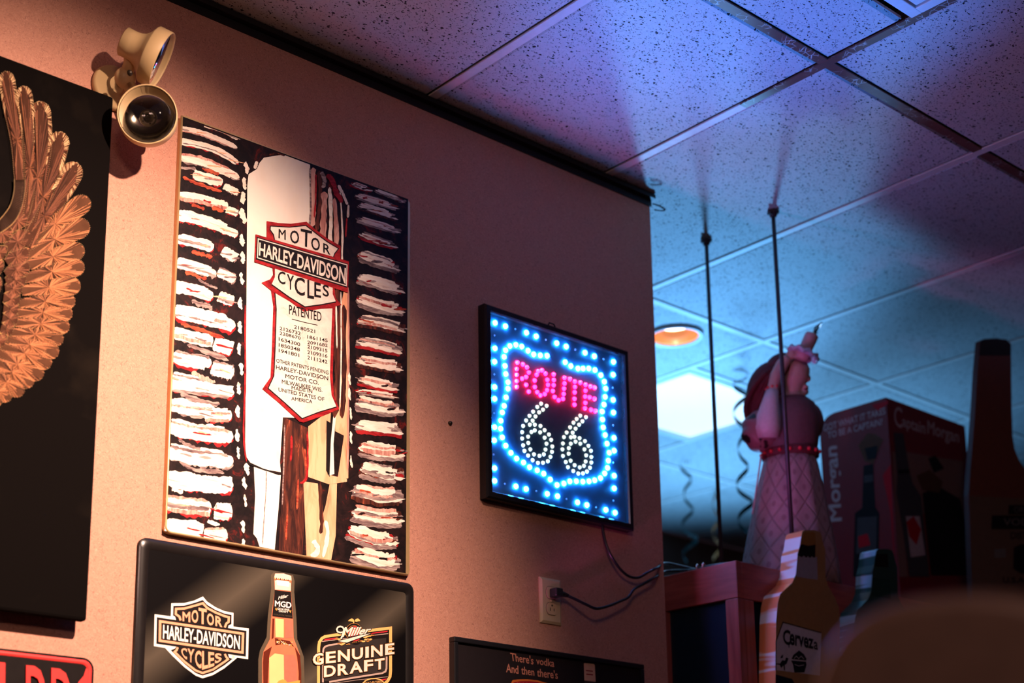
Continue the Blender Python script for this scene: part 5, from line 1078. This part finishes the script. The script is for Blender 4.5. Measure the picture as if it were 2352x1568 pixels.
b = bmn(); pts = [(1764, 1006, 24, AY*1.0), (1764, 984, 31, AY*1.1), (1766, 955, 28, AY*1.1), (1770, 922, 20, AY), (1774, 896, 14.5, AY)]; tube(b, [FP(x, y, d) for x, y, r_, d in pts], [r_*ks for _, _, r_, _ in pts], 20); obj('forearm_sleeve', b, M_LACE, t, local=True)
for k in range(8):
    a_ = 2*pi*k/8; b = bmn(); ell(b, FP(1774, 891, AY) + Vector((14.5*ks*cos(a_), 14.5*ks*sin(a_), .12*14*ks*cos(a_))), (3.2*ks,)*3, u=8, v=6); obj('bracelet_bead', b, M_BRED, t, local=True)
# belt, hanging cord
b = bmn(); prev = None; rows_ = []
for k in range(40):
    a_ = 2*pi*k/40; c = FP(1815, 1044); rows_.append([b.verts.new(c + Vector(((62 + d_)*ks*cos(a_), (62 + d_)*.8*ks*sin(a_), h*ks))) for d_, h in ((0, 11), (4, 9), (5, 0), (4, -9), (0, -11))])
for k in range(40):
    for j in range(4): b.faces.new((rows_[k][j], rows_[(k + 1) % 40][j], rows_[(k + 1) % 40][j + 1], rows_[k][j + 1])).smooth = True
belt = obj('belt', b, M_DRED, t, local=True)
for k in range(9):
    a_ = -pi*(k + .5)/9; b = bmn(); ell(b, FP(1815, 1044) + Vector((67*ks*cos(a_), 67*.8*ks*sin(a_), 0)), (5*ks, 5*ks, 5*ks), u=8, v=6); obj('belt_bead', b, M_BRED, belt, local=True)
b = bmn(); tube(b, catmull([FP(1748, 1046, -.05), FP(1744, 1075, -.055), FP(1736, 1130, -.06), FP(1728, 1180, -.06)], 5), 2*ks, 6); obj('cord', b, M_LACE, t, local=True)
# candle with ruffled holder and clear flame bulb
cdir = (FP(1868, 762, AY) - FP(1848, 806, AY)).normalized(); c0 = FP(1846, 811, AY); a1 = cdir.orthogonal().normalized(); a2 = cdir.cross(a1)
b = bmn(); RR = []
for r_, h in ((12, -6), (20, -2), (33, -8), (40, -4), (38, 2), (16, 4)):
    RR.append([b.verts.new(c0 + cdir*(h + (3.5*sin(9*2*pi*k/54) if r_ > 30 else 0))*ks + (a1*cos(2*pi*k/54) + a2*sin(2*pi*k/54))*r_*ks) for k in range(54)])
for i in range(len(RR) - 1):
    for k in range(54): b.faces.new((RR[i][k], RR[i][(k + 1) % 54], RR[i + 1][(k + 1) % 54], RR[i + 1][k])).smooth = True
obj('ruffled_cuff', b, pm('ruffle_satin', (.50, .40, .52, 1), .4, var=.12, scale=150), t, local=True)
top = FP(1866, 768, AY)
hl = (top - c0).length
cn = obj('candle', lathe(bmn(), [(0, -.02), (15.5*ks, -.02), (16*ks, hl*.6), (16.5*ks, hl - .004), (14*ks, hl), (9*ks, hl - .002), (0, hl - .003)], c0, cdir, 24), pm('pink_wax', (.55, .28, .30, 1), .5, var=.05), t, local=True)
bd = (FP(1889, 737, AY) - FP(1870, 765, AY)); bl = bd.length; bdn = bd.normalized(); bo_ = FP(1870, 766, AY)
ORG[cn.name] = Vector((0, 0, 0))
obj('flame_bulb', lathe(bmn(), [(3.5*ks, 0), (6.5*ks, bl*.15), (8*ks, bl*.32), (6.5*ks, bl*.55), (3.5*ks, bl*.78), (1.2*ks, bl*.95), (0, bl)], bo_, bdn, 18), M_GLS, cn, local=True)
b = bmn(); tube(b, [bo_, bo_ + bdn*bl*.55], [3*ks, 1.2*ks], 8); obj('filament', b, pm('filament_stem', (.02, .02, .02, 1), .4), cn, local=True)
b = bmn(); lathe(b, [(0, 0), (6*ks, 0), (6*ks, .004), (0, .004)], bo_ - bdn*.003, bdn, 14); obj('bulb_base', b, pm('brass_nail', (0,)*4), cn, local=True)

# ------------------------------------------------------------------ spiral streamers hanging from the far ceiling
def streamer(x, y, ztop, zbot, rad, pitch, col, label, ph=0., wd=.02):
    p = R(x, y, 0); z1, z0 = H + ZC, zbot + ZC; t = thing('spiral_streamer', label, 'streamer', (p.x, p.y, z0), group=None)
    b = bmn(); n = int((ztop - zbot)/pitch*18); prev = None
    for k in range(n + 1):
        z = z0 + (ztop - zbot)*k/n; a_ = ph + 2*pi*(z - z0)/pitch; q = rad*(.75 + .25*sin(a_*.31)); c = Vector((p.x + q*cos(a_), p.y + q*sin(a_), z))
        cur = [b.verts.new(c + Vector((0, 0, -wd/2))), b.verts.new(c + Vector((0, 0, wd/2))), b.verts.new(c + Vector((.0008*cos(a_), .0008*sin(a_), wd/2)))]
        if prev:
            for i in range(2): b.faces.new((prev[i], cur[i], cur[i + 1], prev[i + 1])).smooth = True
        prev = cur
    obj('spiral', b, col, t)
    b = bmn(); tube(b, [(p.x, p.y, z0 + ztop - zbot), (p.x, p.y, z1 + .003)], .0012, 5); obj('thread', b, M_BLACK, t)
M_TEAL = pm('teal_foil', (.004, .03, .03, 1), .4, 0); M_OFO = pm('orange_foil', (.30, .10, .03, 1), .35, .4)
def hang(px, pyt, pyb, Y): a_, b_ = atY(px, pyt, Y), atY(px, pyb, Y); return a_.x, Y, a_.z - ZC, b_.z - ZC
for (px, yt, yb, Y, col, rad, lab, ph) in ((1694, 830, 1215, 3.3, M_TEAL, .030, 'dark teal spiral streamer hanging in front of the lit fluorescent fixture', .4), (1576, 1058, 1285, 4.1, M_TEAL, .034, 'dark teal spiral streamer hanging nearest the partition end', 1.2), (1641, 1115, 1290, 4.3, M_OFO, .022, 'dull orange spiral streamer hanging beside the black rod', 2.)):
    x, y, zt, zb_ = hang(px, yt, yb, Y); streamer(x, y, min(zt, H - .01), zb_, rad, .135, col, lab, ph, .020)

# ------------------------------------------------------------------ unidentified rounded shape close to the camera, modelled as a chair
HD = .95
hc = CAM + ray(2190, 1376)*HD; caz = atan2(hc.x - CAM.x, hc.y - CAM.y)
t = thing('chair', 'brown rounded shape modelled as a leather chair, blurred close to the camera at lower right', 'chair', (hc.x, hc.y, 0), -caz)
M_LEA = pm('brown_leather', (.145, .08, .06, 1), .42, var=.12, scale=60, bump=.2); M_LEG = pm('dark_chair_leg', (.03, .015, .01, 1), .4)
kp = HD/FPX*1.08
b = bmn(); RR = []
tz = hc.z
prof = [(0, .0), (70, -3), (130, -13), (185, -34), (230, -66), (262, -110), (284, -165), (296, -240), (300, -330), (300, -900)]
ring = [(x, z) for x, z in prof] + [(-x, z) for x, z in prof[::-1] if x > 0]
for y, s_ in ((-.022, .93), (-.030, .80), (-.018, 1.0), (.018, 1.0), (.030, .93)): pass
lay = [(.034, .86), (.028, .96), (.016, 1.), (-.016, 1.), (-.028, .96), (-.034, .86)]
for y, s_ in lay: RR.append([b.verts.new((x*kp*s_, y, tz + (z*kp if s_ == 1 else z*kp - (1 - s_)*.07))) for x, z in ring])
n = len(ring)
for i in range(len(RR) - 1):
    for k in range(n): b.faces.new((RR[i][k], RR[i][(k + 1) % n], RR[i + 1][(k + 1) % n], RR[i + 1][k])).smooth = True
b.faces.new(RR[0]); b.faces.new(RR[-1][::-1]); bmesh.ops.recalc_face_normals(b, faces=b.faces)
obj('backrest', b, M_LEA, t, local=True)
b = bmn(); zs = tz - 900*kp
for s_ in (-1, 1): tube(b, [(s_*.045, 0, zs + .02), (s_*.055, .01, .80)], .011, 10)
obj('back_post', b, M_LEG, t, local=True)
obj('seat', lathe(bmn(), [(0, .76), (.17, .76), (.19, .775), (.19, .80), (.17, .82), (0, .825)], (0, .15, 0), (0, 0, 1), 32), M_LEA, t, local=True)
for sx in (-1, 1):
    for sy in (-1, 1): obj('leg', tube(bmn(), [(sx*.12, .15 + sy*.12, .77), (sx*.17, .15 + sy*.17, 0)], [.016, .012], 10), M_LEG, t, local=True)
